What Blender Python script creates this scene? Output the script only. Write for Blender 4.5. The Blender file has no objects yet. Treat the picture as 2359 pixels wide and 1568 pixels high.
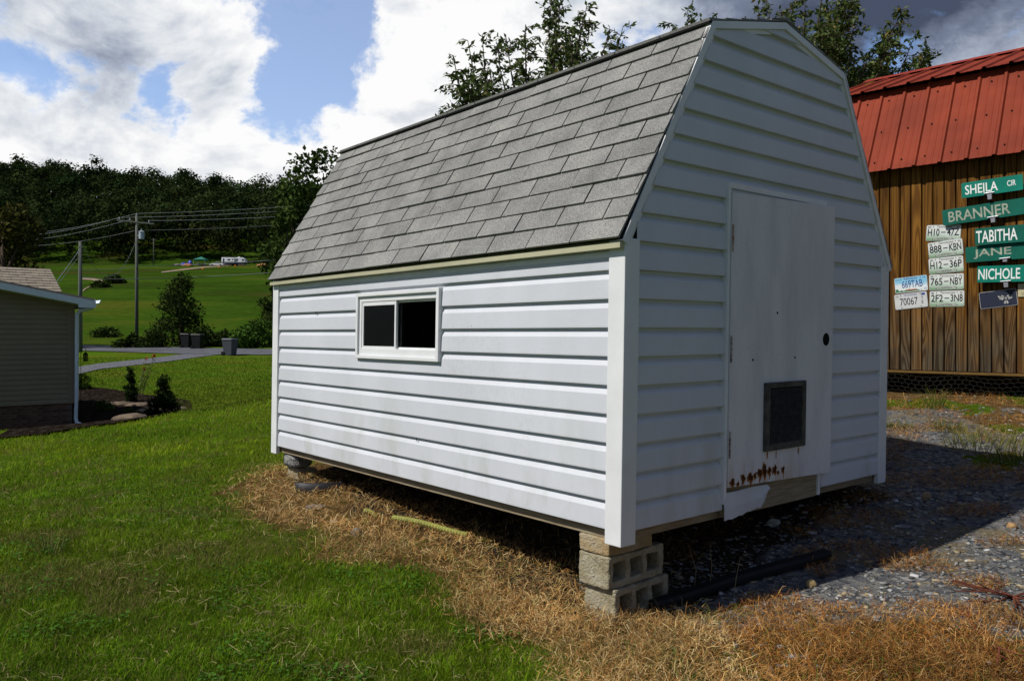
import bpy, bmesh, math, random
import numpy as np
from mathutils import Matrix, Vector

random.seed(7)
rng = np.random.default_rng(7)
SC = bpy.context.scene
COL = SC.collection

# ------------------------------------------------------------------ camera
FPX, CX, HOR = 1871.0, 1179.5, 767.0      # focal length, centre and horizon of the photograph in its own units
CAMZ = 1.22
cam_d = bpy.data.cameras.new('camera')
cam = bpy.data.objects.new('camera', cam_d)
COL.objects.link(cam)
cam.location = (0, 0, CAMZ)
cam.rotation_euler = (math.radians(90), 0, 0)
cam_d.sensor_width = 36.0
cam_d.lens = 36.0 * FPX / 2359.0
cam_d.shift_y = -(784.0 - HOR) / 2359.0
cam_d.clip_start = 0.05
cam_d.clip_end = 5000
SC.camera = cam

# ------------------------------------------------------------------ sun, sky, exposure
SUN_H = Vector((-0.935, -0.355, 0)).normalized()
SUN_EL = math.radians(51)
SUN_V = Vector((SUN_H.x * math.cos(SUN_EL), SUN_H.y * math.cos(SUN_EL), math.sin(SUN_EL)))
sd = bpy.data.lights.new('sun', 'SUN')
sd.energy = 5.0
sd.angle = math.radians(0.55)
sd.color = (1.0, 0.955, 0.88)
so = bpy.data.objects.new('sun', sd)
COL.objects.link(so)
so.rotation_euler = (-SUN_V).to_track_quat('-Z', 'Y').to_euler()
SC.view_settings.view_transform = 'Standard'
SC.view_settings.look = 'None'
SC.view_settings.gamma = 1.0
SC.view_settings.exposure = 0.0
SC.cycles.use_denoising = True
SC.cycles.max_bounces = 6
SC.cycles.transparent_max_bounces = 8

world = bpy.data.worlds.new('World')
SC.world = world
world.use_nodes = True
WN = world.node_tree.nodes
WL = world.node_tree.links
WN.clear()

def wn(t, **k):
    n = WN.new(t)
    for a, b in k.items():
        setattr(n, a, b)
    return n

def wmath(op, a, b=None, c=None, clamp=False):
    n = wn('ShaderNodeMath', operation=op, use_clamp=clamp)
    for i, v in enumerate((a, b, c)):
        if v is None:
            continue
        if isinstance(v, (int, float)):
            n.inputs[i].default_value = v
        else:
            WL.new(v, n.inputs[i])
    return n.outputs[0]

def wsmooth(v, lo, hi):
    n = wn('ShaderNodeMapRange', interpolation_type='SMOOTHSTEP')
    WL.new(v, n.inputs[0])
    n.inputs[1].default_value = lo
    n.inputs[2].default_value = hi
    return n.outputs[0]

def pxdir(x, y):
    return Vector(((x - CX) / FPX, 1.0, (HOR - y) / FPX)).normalized()

tc = wn('ShaderNodeTexCoord')
DIR = tc.outputs['Generated']
def wvec(op, a, b):
    n = wn('ShaderNodeVectorMath', operation=op)
    for i, v in enumerate((a, b)):
        if isinstance(v, (tuple, Vector)):
            n.inputs[i].default_value = tuple(v)
        else:
            WL.new(v, n.inputs[i])
    return n
# warp so that the cloud masses have billowing outlines
wob = wn('ShaderNodeTexNoise')
wob.inputs['Scale'].default_value = 9.0
wob.inputs['Detail'].default_value = 6.0
wob.inputs['Roughness'].default_value = 0.62
WL.new(DIR, wob.inputs['Vector'])
wo2 = wvec('SUBTRACT', wob.outputs['Color'], (0.5, 0.5, 0.5)).outputs[0]
wo3 = wvec('MULTIPLY', wo2, (0.11, 0.11, 0.11)).outputs[0]
DIRW = wvec('NORMALIZE', wvec('ADD', DIR, wo3).outputs[0], (0, 0, 0)).outputs[0]

def spot(px, py, r, w, soft=0.0, d=None):
    """a soft round region of the sky, r in units of the photograph"""
    c = pxdir(px, py)
    dt = wvec('DOT_PRODUCT', d or DIRW, c).outputs['Value']
    a = math.cos(math.atan(r / FPX))
    return wmath('MULTIPLY', wsmooth(dt, a, 1.0 - (1 - a) * (0.05 + soft)), w)

def total(lst):
    s = lst[0]
    for v in lst[1:]:
        s = wmath('ADD', s, v)
    return s

def cloud_noise(offset):
    m = wn('ShaderNodeMapping')
    m.inputs['Location'].default_value = offset
    m.inputs['Scale'].default_value = (1.0, 1.0, 1.55)
    WL.new(DIR, m.inputs['Vector'])
    n = wn('ShaderNodeTexNoise')
    n.inputs['Scale'].default_value = 6.6
    n.inputs['Detail'].default_value = 11.0
    n.inputs['Roughness'].default_value = 0.56
    n.inputs['Lacunarity'].default_value = 2.15
    n.inputs['Distortion'].default_value = 0.25
    WL.new(m.outputs[0], n.inputs['Vector'])
    return n.outputs['Fac']
OFF = Vector((3.7, 1.3, 0.4))
n0 = cloud_noise(OFF)
n1 = cloud_noise(OFF + Vector((SUN_V.x, SUN_V.y, SUN_V.z * 1.55)) * 0.022)
bias = total([
    spot(230, 220, 190, -0.429), spot(430, 245, 150, -0.429), spot(725, 110, 170, -0.40), spot(690, 235, 150, -0.38),
    spot(745, 10, 120, -0.357), spot(615, 315, 70, -0.268), spot(450, 292, 55, -0.231),
    spot(90, 330, 190, 0.343), spot(260, 318, 140, 0.328), spot(410, 335, 140, 0.328), spot(560, 350, 150, 0.328), spot(520, 218, 75, 0.281),
    spot(430, 70, 220, 0.281), spot(600, 110, 100, 0.156), spot(90, 60, 230, 0.172), spot(700, 410, 190, 0.328), spot(820, 330, 170, 0.281), spot(990, 230, 300, 0.312),
    spot(930, 40, 190, 0.203), spot(1600, 150, 800, 0.234, 0.3), spot(2300, 100, 600, 0.156, 0.3)])
dens = wmath('ADD', wmath('ADD', wmath('MULTIPLY', wmath('SUBTRACT', n0, 0.5), 2.7), 0.60), bias)
n3 = wn('ShaderNodeTexNoise')
n3.inputs['Scale'].default_value = 15.0
n3.inputs['Detail'].default_value = 9.0
n3.inputs['Roughness'].default_value = 0.6
WL.new(DIRW, n3.inputs['Vector'])
dens = wmath('MULTIPLY_ADD', wmath('SUBTRACT', n3.outputs['Fac'], 0.5), 0.9, dens)
alpha = wmath('MULTIPLY_ADD', wsmooth(dens, 0.30, 0.66), 0.86, 0.14)
# sunlit billows: compare with the density towards the sun
relief = wmath('MULTIPLY', wmath('SUBTRACT', n0, n1), 1.2)
n2 = wn('ShaderNodeTexNoise')
n2.inputs['Scale'].default_value = 4.0
n2.inputs['Detail'].default_value = 5.0
WL.new(DIR, n2.inputs['Vector'])
low = wmath('MULTIPLY', wmath('SUBTRACT', n2.outputs['Fac'], 0.5), 0.26)
bright = total([spot(560, 330, 1450, 0.68, 0.42, DIR), spot(900, 240, 330, 0.06, 0.2, DIR), spot(2310, 150, 190, 0.38)])
dark = total([spot(2420, -60, 820, 0.06, 0.0, DIR), spot(60, 70, 240, 0.16, 0.1), spot(330, 130, 200, 0.12), spot(1120, 240, 130, 0.10), spot(1500, 60, 300, .08)])
lum = wmath('SUBTRACT', wmath('ADD', wmath('ADD', wmath('ADD', 0.24, relief), low), bright), dark)
edge = wsmooth(dens, 0.75, 0.50)
lum = wmath('ADD', lum, wmath('MULTIPLY', edge, 0.10))
lum = wmath('MINIMUM', wmath('MAXIMUM', lum, 0.20), 1.0)
ramp = wn('ShaderNodeValToRGB')
ramp.color_ramp.elements[0].position = 0.2
ramp.color_ramp.elements[0].color = (0.065, 0.083, 0.135, 1)
ramp.color_ramp.elements[1].position = 0.98
ramp.color_ramp.elements[1].color = (1.0, 1.0, 1.0, 1)
e = ramp.color_ramp.elements.new(0.45)
e.color = (0.190, 0.225, 0.315, 1)
e = ramp.color_ramp.elements.new(0.62)
e.color = (0.40, 0.45, 0.55, 1)
e = ramp.color_ramp.elements.new(0.8)
e.color = (0.72, 0.755, 0.81, 1)
WL.new(lum, ramp.inputs[0])
sky = wn('ShaderNodeTexSky', sky_type='NISHITA')
sky.sun_disc = False
sky.sun_elevation = SUN_EL
sky.sun_rotation = math.atan2(SUN_H.x, SUN_H.y)
sky.air_density = 1.0
sky.dust_density = 0.6
sky.ozone_density = 1.4
BG = 0.15
cl = wvec('MULTIPLY', ramp.outputs['Color'], (0.98 / BG,) * 3).outputs[0]
mix = wn('ShaderNodeMix', data_type='RGBA')
WL.new(alpha, mix.inputs['Factor'])
WL.new(wvec('MULTIPLY', sky.outputs[0], (0.93, 1.0, 1.16)).outputs[0], mix.inputs['A'])
WL.new(cl, mix.inputs['B'])
bg = wn('ShaderNodeBackground')
bg.inputs['Strength'].default_value = BG
WL.new(mix.outputs['Result'], bg.inputs['Color'])
wout = wn('ShaderNodeOutputWorld')
WL.new(bg.outputs[0], wout.inputs['Surface'])

# ------------------------------------------------------------------ numeric helpers
def smooth01(a, b, x):
    t = np.clip((np.asarray(x, float) - a) / (b - a), 0, 1)
    return t * t * (3 - 2 * t)

_tab = np.random.default_rng(99).random((256, 256))
def vnoise(x, y, s, seed=0):
    """value noise 0..1"""
    x = np.asarray(x, float) / s + seed * 17.31
    y = np.asarray(y, float) / s + seed * 9.77
    xi = np.floor(x).astype(int); yi = np.floor(y).astype(int)
    fx = x - xi; fy = y - yi
    fx = fx * fx * (3 - 2 * fx); fy = fy * fy * (3 - 2 * fy)
    g = lambda a, b: _tab[a & 255, b & 255]
    return (g(xi, yi) * (1 - fx) + g(xi + 1, yi) * fx) * (1 - fy) + (g(xi, yi + 1) * (1 - fx) + g(xi + 1, yi + 1) * fx) * fy

# ------------------------------------------------------------------ terrain height
CP = np.array([
    (0, 0, -.03), (-3, 0, -.05), (3, 0, .02), (-1.8, 2.85, -.01), (1.8, 2.85, .0), (0.55, 3.6, -.07), (2.0, 3.9, .06),
    (2.9, 4.6, .19), (2.45, 5.15, .24), (4.0, 7.55, .60), (4.9, 6.7, .60), (4.4, 8.3, .66), (-1.9, 6.4, .12), (0.5, 7, .3), (-4, 5.5, .02),
    (-5.7, 9, .0), (-4.6, 12, .06), (-5.15, 12, .0), (-5.9, 14.5, -.32), (-7.2, 17.3, -.66), (-3.7, 10.5, .10), (-4.9, 16, -.05), (-2, 12, .45), (3, 13, .85), (8, 10, 1.0), (8, 22, 1.3), (0, 22, .55),
    (-10.2, 18.9, -.93), (-8.3, 16.8, -.88), (-12, 15, -.9), (-8.0, 12.6, -.36), (-16, 20, -1.05), (-12, 9, -.5), (-8, 5, -.12), (-13, 26, -1.0),
    (-9, 22.5, -.95), (-6.5, 21, -.62), (-19.5, 57, -.2), (-33, 62, .02), (-14, 54, -.2), (0, 52, .2), (20, 50, 1.2),
    (-20, 38, -.63), (-14, 38, -.78), (-10, 30, -.9), (-30, 40, -.6), (-5, 38, -.45), (-40, 25, -1.4), (25, 20, 1.9), (20, 5, 1.2), (-20, 0, -.6),
    (0, -10, -.2), (20, -10, .8), (-20, -12, -.7), (-45, 66, .2), (0, 68, 1.0), (30, 68, 1.8)], float)
def _U(r2):
    return np.where(r2 > 1e-9, r2 * np.log(r2 + 1e-12), 0.0)
_n = len(CP)
_K = _U(((CP[:, None, :2] - CP[None, :, :2]) ** 2).sum(-1)) + np.eye(_n) * 0.02
_P = np.c_[np.ones(_n), CP[:, :2]]
_W = np.linalg.solve(np.block([[_K, _P], [_P.T, np.zeros((3, 3))]]), np.r_[CP[:, 2], 0, 0, 0])
def T(x, y):
    x = np.asarray(x, float); y = np.asarray(y, float)
    sh = np.broadcast(x, y).shape
    xf = np.broadcast_to(x, sh).ravel(); yf = np.broadcast_to(y, sh).ravel()
    out = np.empty(xf.size)
    for i in range(0, xf.size, 60000):
        xc = np.clip(xf[i:i + 60000], -55, 40); yc = np.clip(yf[i:i + 60000], -14, 70)
        r2 = (xc[:, None] - CP[:, 0]) ** 2 + (yc[:, None] - CP[:, 1]) ** 2
        out[i:i + 60000] = _U(r2) @ _W[:_n] + _W[_n] + _W[_n + 1] * xc + _W[_n + 2] * yc
    near = out.reshape(sh)
    near = near + (vnoise(x, y, 0.55, 3) - .5) * 0.03 * smooth01(40, 20, y)
    yy = np.broadcast_to(y, sh); xx = np.broadcast_to(x, sh)
    far = 0.1 + 0.1155 * np.maximum(yy - 68, -5)
    k = np.clip(0.93 - (xx + 190) / 330.0, .5, 1.15)
    far = far + k * 0.195 * np.clip(yy - 300, 0, 150) - np.maximum(yy - 450, 0) * .06
    far = far + (vnoise(xx, yy, 45, 5) - .5) * 1.6 * smooth01(80, 140, yy)
    w = smooth01(60, 92, yy)
    return near * (1 - w) + far * w

def T1(x, y):
    return float(T(np.array([x]), np.array([y]))[0])

def hit(px, py, lo=2.0, hi=700.0):
    """the point of the terrain that this direction of the photograph meets"""
    dx, dz = (px - CX) / FPX, -(py - HOR) / FPX
    t = np.geomspace(lo, hi, 900)
    g = CAMZ + dz * t - T(dx * t, t)
    i = np.argmax(g < 0)
    if not (g < 0).any():
        return None
    a, b = t[max(i - 1, 0)], t[i]
    for _ in range(18):
        m = (a + b) / 2
        if CAMZ + dz * m - T1(dx * m, m) < 0:
            b = m
        else:
            a = m
    return Vector((dx * b, b, CAMZ + dz * b))

def at(px, py, y):
    return Vector(((px - CX) / FPX * y, y, CAMZ - (py - HOR) / FPX * y))

def in_poly(x, y, poly):
    x = np.asarray(x); y = np.asarray(y)
    c = np.zeros(x.shape, bool)
    n = len(poly)
    j = n - 1
    for i in range(n):
        xi, yi = poly[i]; xj, yj = poly[j]
        cond = ((yi > y) != (yj > y)) & (x < (xj - xi) * (y - yi) / (yj - yi + 1e-12) + xi)
        c ^= cond
        j = i
    return c

# ------------------------------------------------------------------ object helpers
def link(o, parent=None):
    COL.objects.link(o)
    if parent is not None:
        o.parent = parent
    return o

def tag(o, label=None, cat=None, group=None, kind=None):
    if label: o['label'] = label
    if cat: o['category'] = cat
    if group: o['group'] = group
    if kind: o['kind'] = kind
    return o

def empty(name, loc=(0, 0, 0), rz=0.0, mat=None):
    o = bpy.data.objects.new(name, None)
    o.empty_display_size = 0.1
    link(o)
    if mat is not None:
        o.matrix_world = mat
    else:
        o.location = loc
        o.rotation_euler = (0, 0, rz)
    return o

def thing(name, label, cat, loc=(0, 0, 0), rz=0.0, group=None, mat=None):
    return tag(empty(name, loc, rz, mat), label, cat, group)

class MB:
    def __init__(s):
        s.v = []; s.f = []
    def add(s, vs, fs):
        o = len(s.v)
        s.v += [tuple(v) for v in vs]
        s.f += [tuple(i + o for i in f) for f in fs]
        return s
    def box(s, x0, x1, y0, y1, z0, z1):
        return s.add([(x0, y0, z0), (x1, y0, z0), (x1, y1, z0), (x0, y1, z0), (x0, y0, z1), (x1, y0, z1), (x1, y1, z1), (x0, y1, z1)],
                     [(0, 3, 2, 1), (4, 5, 6, 7), (0, 1, 5, 4), (1, 2, 6, 5), (2, 3, 7, 6), (3, 0, 4, 7)])
    def prism(s, poly, a, b, axis='y'):
        """polygon extruded from a to b along an axis; poly holds the two other coordinates in order"""
        n = len(poly)
        put = {'y': lambda p, t: (p[0], t, p[1]), 'x': lambda p, t: (t, p[0], p[1]), 'z': lambda p, t: (p[0], p[1], t)}[axis]
        vs = [put(p, a) for p in poly] + [put(p, b) for p in poly]
        fs = [tuple(range(n))[::-1], tuple(range(n, 2 * n))]
        fs += [(i, (i + 1) % n, n + (i + 1) % n, n + i) for i in range(n)]
        return s.add(vs, fs)
    def tube(s, pts, r, n=8, caps=True):
        pts = [Vector(p) for p in pts]
        rs = r if isinstance(r, (list, tuple)) else [r] * len(pts)
        rings = []
        up = Vector((0, 0, 1))
        for i, p in enumerate(pts):
            t = (pts[min(i + 1, len(pts) - 1)] - pts[max(i - 1, 0)]).normalized()
            a = t.cross(up)
            if a.length < 1e-3:
                a = t.cross(Vector((0, 1, 0)))
            a.normalize()
            b = t.cross(a).normalized()
            rings.append([p + (a * math.cos(2 * math.pi * k / n) + b * math.sin(2 * math.pi * k / n)) * rs[i] for k in range(n)])
        vs = [v for rg in rings for v in rg]
        fs = []
        for i in range(len(pts) - 1):
            for k in range(n):
                fs.append((i * n + k, i * n + (k + 1) % n, (i + 1) * n + (k + 1) % n, (i + 1) * n + k))
        if caps:
            fs.append(tuple(range(n))[::-1])
            fs.append(tuple(range((len(pts) - 1) * n, len(pts) * n)))
        return s.add(vs, fs)
    def lathe(s, prof, n=16, c=(0, 0, 0)):
        vs = []
        for r, z in prof:
            for k in range(n):
                a = 2 * math.pi * k / n
                vs.append((c[0] + r * math.cos(a), c[1] + r * math.sin(a), c[2] + z))
        fs = []
        for i in range(len(prof) - 1):
            for k in range(n):
                fs.append((i * n + k, i * n + (k + 1) % n, (i + 1) * n + (k + 1) % n, (i + 1) * n + k))
        fs.append(tuple(range(n))[::-1])
        fs.append(tuple(range((len(prof) - 1) * n, len(prof) * n)))
        return s.add(vs, fs)
    def build(s, name, mat, parent=None, smooth=False, bevel=0.0, fix=True):
        me = bpy.data.meshes.new(name)
        me.from_pydata(s.v, [], s.f)
        if fix:
            bm = bmesh.new(); bm.from_mesh(me)
            bmesh.ops.recalc_face_normals(bm, faces=bm.faces)
            bm.to_mesh(me); bm.free()
        if mat: me.materials.append(mat)
        if smooth:
            me.polygons.foreach_set('use_smooth', [True] * len(me.polygons))
        o = bpy.data.objects.new(name, me)
        link(o, parent)
        if bevel:
            m = o.modifiers.new('bevel', 'BEVEL'); m.width = bevel; m.segments = 2; m.limit_method = 'ANGLE'
        return o

def fast_mesh(name, V, F, mat, col=None, parent=None, kind=None, smooth=False):
    """V n x 3, F m x 3 triangles, col n x 3"""
    V = np.ascontiguousarray(V, np.float32); F = np.ascontiguousarray(F, np.int32)
    me = bpy.data.meshes.new(name)
    me.vertices.add(len(V)); me.vertices.foreach_set('co', V.ravel())
    me.loops.add(F.size); me.loops.foreach_set('vertex_index', F.ravel())
    me.polygons.add(len(F)); me.polygons.foreach_set('loop_start', np.arange(len(F), dtype=np.int32) * F.shape[1])
    if smooth:
        me.polygons.foreach_set('use_smooth', np.ones(len(F), bool))
    me.update(calc_edges=True)
    if col is not None:
        a = me.color_attributes.new('col', 'FLOAT_COLOR', 'POINT')
        c = np.ones((len(V), 4), np.float32); c[:, :3] = col
        a.data.foreach_set('color', c.ravel())
    me.materials.append(mat)
    o = bpy.data.objects.new(name, me)
    link(o, parent)
    if kind: o['kind'] = kind
    return o

def copy_obj(src, parent=None, name=None):
    c = src.copy()
    if name: c.name = name
    link(c, parent)
    return c

# ------------------------------------------------------------------ materials
def nodes_of(name):
    m = bpy.data.materials.new(name)
    m.use_nodes = True
    nt = m.node_tree
    b = nt.nodes['Principled BSDF']
    return m, nt, b

def pm(name, color, rough=0.6, spec=0.35, metal=0.0, var=0.0, vscale=6.0, detail=4.0, stretch=(1, 1, 1), bump=0.0, bscale=40.0, bdist=0.004,
       rand=0.0, color2=None, lo=0.35, hi=0.65, coord='Object', alpha=None, bstretch=(1, 1, 1)):
    m, nt, b = nodes_of(name)
    L = nt.links.new
    b.inputs['Roughness'].default_value = rough
    b.inputs['Specular IOR Level'].default_value = spec
    b.inputs['Metallic'].default_value = metal
    tcn = nt.nodes.new('ShaderNodeTexCoord')
    out = None
    rgb = nt.nodes.new('ShaderNodeRGB'); rgb.outputs[0].default_value = (*color, 1); out = rgb.outputs[0]
    if var or color2:
        mp = nt.nodes.new('ShaderNodeMapping'); mp.inputs['Scale'].default_value = stretch
        L(tcn.outputs[coord], mp.inputs['Vector'])
        n = nt.nodes.new('ShaderNodeTexNoise'); n.inputs['Scale'].default_value = vscale; n.inputs['Detail'].default_value = detail
        n.inputs['Roughness'].default_value = 0.6
        L(mp.outputs[0], n.inputs['Vector'])
        mr = nt.nodes.new('ShaderNodeMapRange'); L(n.outputs['Fac'], mr.inputs[0])
        mr.inputs[1].default_value = lo; mr.inputs[2].default_value = hi
        if color2:
            mx = nt.nodes.new('ShaderNodeMix'); mx.data_type = 'RGBA'
            L(mr.outputs[0], mx.inputs['Factor']); L(out, mx.inputs['A']); mx.inputs['B'].default_value = (*color2, 1)
            out = mx.outputs['Result']
        else:
            mr.inputs[3].default_value = 1 - var; mr.inputs[4].default_value = 1 + var
            vm = nt.nodes.new('ShaderNodeVectorMath'); vm.operation = 'SCALE'
            L(out, vm.inputs[0]); L(mr.outputs[0], vm.inputs['Scale']); out = vm.outputs[0]
    if rand:
        oi = nt.nodes.new('ShaderNodeObjectInfo')
        mr = nt.nodes.new('ShaderNodeMapRange'); L(oi.outputs['Random'], mr.inputs[0])
        mr.inputs[3].default_value = 1 - rand; mr.inputs[4].default_value = 1 + rand
        vm = nt.nodes.new('ShaderNodeVectorMath'); vm.operation = 'SCALE'
        L(out, vm.inputs[0]); L(mr.outputs[0], vm.inputs['Scale']); out = vm.outputs[0]
    L(out, b.inputs['Base Color'])
    if bump:
        mp = nt.nodes.new('ShaderNodeMapping'); mp.inputs['Scale'].default_value = bstretch
        L(tcn.outputs[coord], mp.inputs['Vector'])
        n = nt.nodes.new('ShaderNodeTexNoise'); n.inputs['Scale'].default_value = bscale; n.inputs['Detail'].default_value = 5
        L(mp.outputs[0], n.inputs['Vector'])
        bp = nt.nodes.new('ShaderNodeBump'); bp.inputs['Strength'].default_value = bump; bp.inputs['Distance'].default_value = bdist
        L(n.outputs['Fac'], bp.inputs['Height']); L(bp.outputs[0], b.inputs['Normal'])
    return m

def leafy(name, trans=0.3, rough=0.6, spec=0.08, scale=1.0):
    """colour from the mesh, some light passing through"""
    m, nt, b = nodes_of(name)
    L = nt.links.new
    at_ = nt.nodes.new('ShaderNodeVertexColor'); at_.layer_name = 'col'
    b.inputs['Roughness'].default_value = rough
    b.inputs['Specular IOR Level'].default_value = spec
    L(at_.outputs[0], b.inputs['Base Color'])
    tr = nt.nodes.new('ShaderNodeBsdfTranslucent')
    L(at_.outputs[0], tr.inputs['Color'])
    mx = nt.nodes.new('ShaderNodeMixShader'); mx.inputs[0].default_value = trans
    L(b.outputs[0], mx.inputs[1]); L(tr.outputs[0], mx.inputs[2])
    L(mx.outputs[0], nt.nodes['Material Output'].inputs['Surface'])
    return m

# ------------------------------------------------------------------ zones of the yard, found on the terrain
def poly_px(pts):
    r = []
    for p in pts:
        h = hit(*p)
        r.append((h.x, h.y))
    return r
STRAW = poly_px([(490, 1168), (545, 1118), (600, 1080), (700, 1062), (760, 1062), (960, 1090), (1300, 1200), (1460, 1400), (1560, 1400), (1690, 1440),
                 (1950, 1420), (2160, 1400), (2359, 1480), (2600, 1540), (2600, 1640), (1345, 1640), (1290, 1545), (1200, 1470), (1010, 1370), (850, 1310), (700, 1222), (560, 1195)])
SHED_O = Vector((0.475, 3.56, 0.350))
G = Vector((0.7671, 0.6415, 0)); LV = Vector((-0.6415, 0.7671, 0))
SW, SL = 2.37, 3.60
def sp(a, b):
    return (SHED_O.x + G.x * a + LV.x * b, SHED_O.y + G.y * a + LV.y * b)
UNDER = [sp(-.0, -.0), sp(SW + .1, -.0), sp(SW + .1, SL + .05), sp(-.0, SL + .05)]
GRAVEL = poly_px([(1470, 1405), (1560, 1420), (1700, 1455), (1950, 1425), (2150, 1405), (2359, 1470), (2700, 1500)]) + [(9, 3), (9, 6.0), (5.2, 6.2), (3.9, 7.2), (2.6, 7.4), sp(SW + .3, 1.2), sp(SW - .2, .2), sp(1.0, .3), sp(.1, .25)]
BARNSTRIP = [(1.5, 7.0), (2.6, 5.6), (3.2, 5.7), (5.5, 5.2), (8, 5.0), (8, 9), (1.0, 11)]
def ragged(poly, x, y):
    x = np.asarray(x); y = np.asarray(y)
    dx = (vnoise(x, y, .40, 31) - .5) * .34 + (vnoise(x, y, .13, 32) - .5) * .16
    dy = (vnoise(x, y, .40, 33) - .5) * .34 + (vnoise(x, y, .13, 34) - .5) * .16
    return in_poly(x + dx, y + dy, poly)
def soft(poly, x, y, j, n=12, seed=1):
    r = np.random.default_rng(seed)
    acc = np.zeros(np.shape(x))
    for _ in range(n):
        acc += ragged(poly, x + r.normal(0, j, np.shape(x)), y + r.normal(0, j, np.shape(x)))
    return acc / n

# ================================================================== GROUND
def axis(n0, n1, step, lo, hi, g=1.07):
    a = list(np.arange(n0, n1 + 1e-6, step))
    s = step; x = a[-1]
    while x < hi:
        s *= g; x += s; a.append(x)
    s = step; x = a[0]; pre = []
    while x > lo:
        s *= g; x -= s; pre.append(x)
    return np.array(pre[::-1] + a)
gx = axis(-6.0, 6.0, 0.1, -700, 500)
gy = axis(2.0, 9.5, 0.1, -40, 1100, 1.055)
GX, GY = np.meshgrid(gx, gy)
GZ = T(GX, GY)
gv = np.c_[GX.ravel(), GY.ravel(), GZ.ravel()]
nx, ny = len(gx), len(gy)
ii = (np.arange(ny - 1)[:, None] * nx + np.arange(nx - 1)[None, :]).ravel()
gf = np.c_[ii, ii + 1, ii + nx + 1, ii + nx]

def ground_material():
    m, nt, b = nodes_of('ground')
    L = nt.links.new
    N = nt.nodes.new
    geo = N('ShaderNodeNewGeometry')
    pos = geo.outputs['Position']
    zone = N('ShaderNodeVertexColor'); zone.layer_name = 'col'
    sep = N('ShaderNodeSeparateColor'); L(zone.outputs[0], sep.inputs[0])
    def noise(s, d=5, r=.6, stretch=None, dist=0.0):
        n = N('ShaderNodeTexNoise'); n.inputs['Scale'].default_value = s; n.inputs['Detail'].default_value = d; n.inputs['Roughness'].default_value = r
        n.inputs['Distortion'].default_value = dist
        if stretch:
            mp = N('ShaderNodeMapping'); mp.inputs['Scale'].default_value = stretch; mp.inputs['Rotation'].default_value = (0, 0, 0.15)
            L(pos, mp.inputs[0]); L(mp.outputs[0], n.inputs['Vector'])
        else:
            L(pos, n.inputs['Vector'])
        return n.outputs['Fac']
    def ramp(v, stops):
        r = N('ShaderNodeValToRGB')
        el = r.color_ramp.elements
        el[0].position, el[0].color = stops[0][0], (*stops[0][1], 1)
        el[1].position, el[1].color = stops[-1][0], (*stops[-1][1], 1)
        for p, c in stops[1:-1]:
            k = el.new(p); k.color = (*c, 1)
        L(v, r.inputs[0]); return r.outputs[0]
    def mix(f, a, c):
        x = N('ShaderNodeMix'); x.data_type = 'RGBA'
        L(f, x.inputs['Factor']); L(a, x.inputs['A']); L(c, x.inputs['B']); return x.outputs['Result']
    def rng_(v, a, c, lo=0.0, hi=1.0):
        x = N('ShaderNodeMapRange'); x.interpolation_type = 'SMOOTHSTEP'
        L(v, x.inputs[0]); x.inputs[1].default_value = a; x.inputs[2].default_value = c; x.inputs[3].default_value = lo; x.inputs[4].default_value = hi
        return x.outputs[0]
    def mul(a, c):
        x = N('ShaderNodeMath'); x.operation = 'MULTIPLY'; L(a, x.inputs[0]); L(c, x.inputs[1]); return x.outputs[0]
    # mown lawn with worn and greener patches
    lawn_a = ramp(noise(0.35, 8, .68), [(0.3, (0.105, 0.100, 0.014)), (0.5, (0.070, 0.118, 0.008)), (0.7, (0.052, 0.125, 0.007))])
    fine = ramp(noise(9.0, 8, .75), [(0.25, (0.35, 0.35, 0.35)), (0.5, (0.9, 0.9, 0.9)), (0.75, (1.5, 1.5, 1.45))])
    lw = N('ShaderNodeMix'); lw.data_type = 'RGBA'; lw.blend_type = 'MULTIPLY'; lw.inputs['Factor'].default_value = 1.0
    L(lawn_a, lw.inputs['A']); L(fine, lw.inputs['B'])
    lawn = lw.outputs['Result']
    # hay field beyond the road: mowing bands and pale patches
    band = noise(0.035, 6, .62, (0.55, 1.0, 1.0))
    field = ramp(band, [(0.36, (0.044, 0.044, 0.010)), (0.46, (0.022, 0.044, 0.005)), (0.56, (0.032, 0.066, 0.006)), (0.68, (0.070, 0.074, 0.010))])
    f2 = N('ShaderNodeMix'); f2.data_type = 'RGBA'; f2.blend_type = 'MULTIPLY'; f2.inputs['Factor'].default_value = .8
    L(field, f2.inputs['A']); L(ramp(noise(0.9, 8, .75), [(0.3, (0.55, 0.55, 0.55)), (0.7, (1.35, 1.35, 1.35))]), f2.inputs['B'])
    sepp = N('ShaderNodeSeparateXYZ'); L(pos, sepp.inputs[0])
    col = mix(rng_(sepp.outputs['Y'], 62, 72), lawn, f2.outputs['Result'])
    # dead grass, soil and stone zones of the yard
    straw = ramp(noise(14.0, 6, .7), [(0.3, (0.05, 0.03, 0.012)), (0.5, (0.13, 0.075, 0.03)), (0.72, (0.24, 0.16, 0.07))])
    col = mix(rng_(sep.outputs[0], 0.25, 0.75), col, straw)
    vor = N('ShaderNodeTexVoronoi'); vor.inputs['Scale'].default_value = 38.0; L(pos, vor.inputs['Vector'])
    gcol = ramp(vor.outputs['Color'], [(0.1, (0.05, 0.052, 0.058)), (0.5, (0.12, 0.125, 0.135)), (0.85, (0.23, 0.22, 0.20))])
    gr2 = mix(rng_(noise(3.0, 5, .65), .52, .64), gcol, ramp(noise(60.0, 3), [(0.3, (0.10, 0.08, 0.05)), (0.7, (0.26, 0.22, 0.15))]))
    col = mix(rng_(sep.outputs[1], 0.3, 0.7), col, gr2)
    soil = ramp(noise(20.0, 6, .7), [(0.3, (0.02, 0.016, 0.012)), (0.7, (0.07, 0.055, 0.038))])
    col = mix(rng_(sep.outputs[2], 0.3, 0.7), col, soil)
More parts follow.
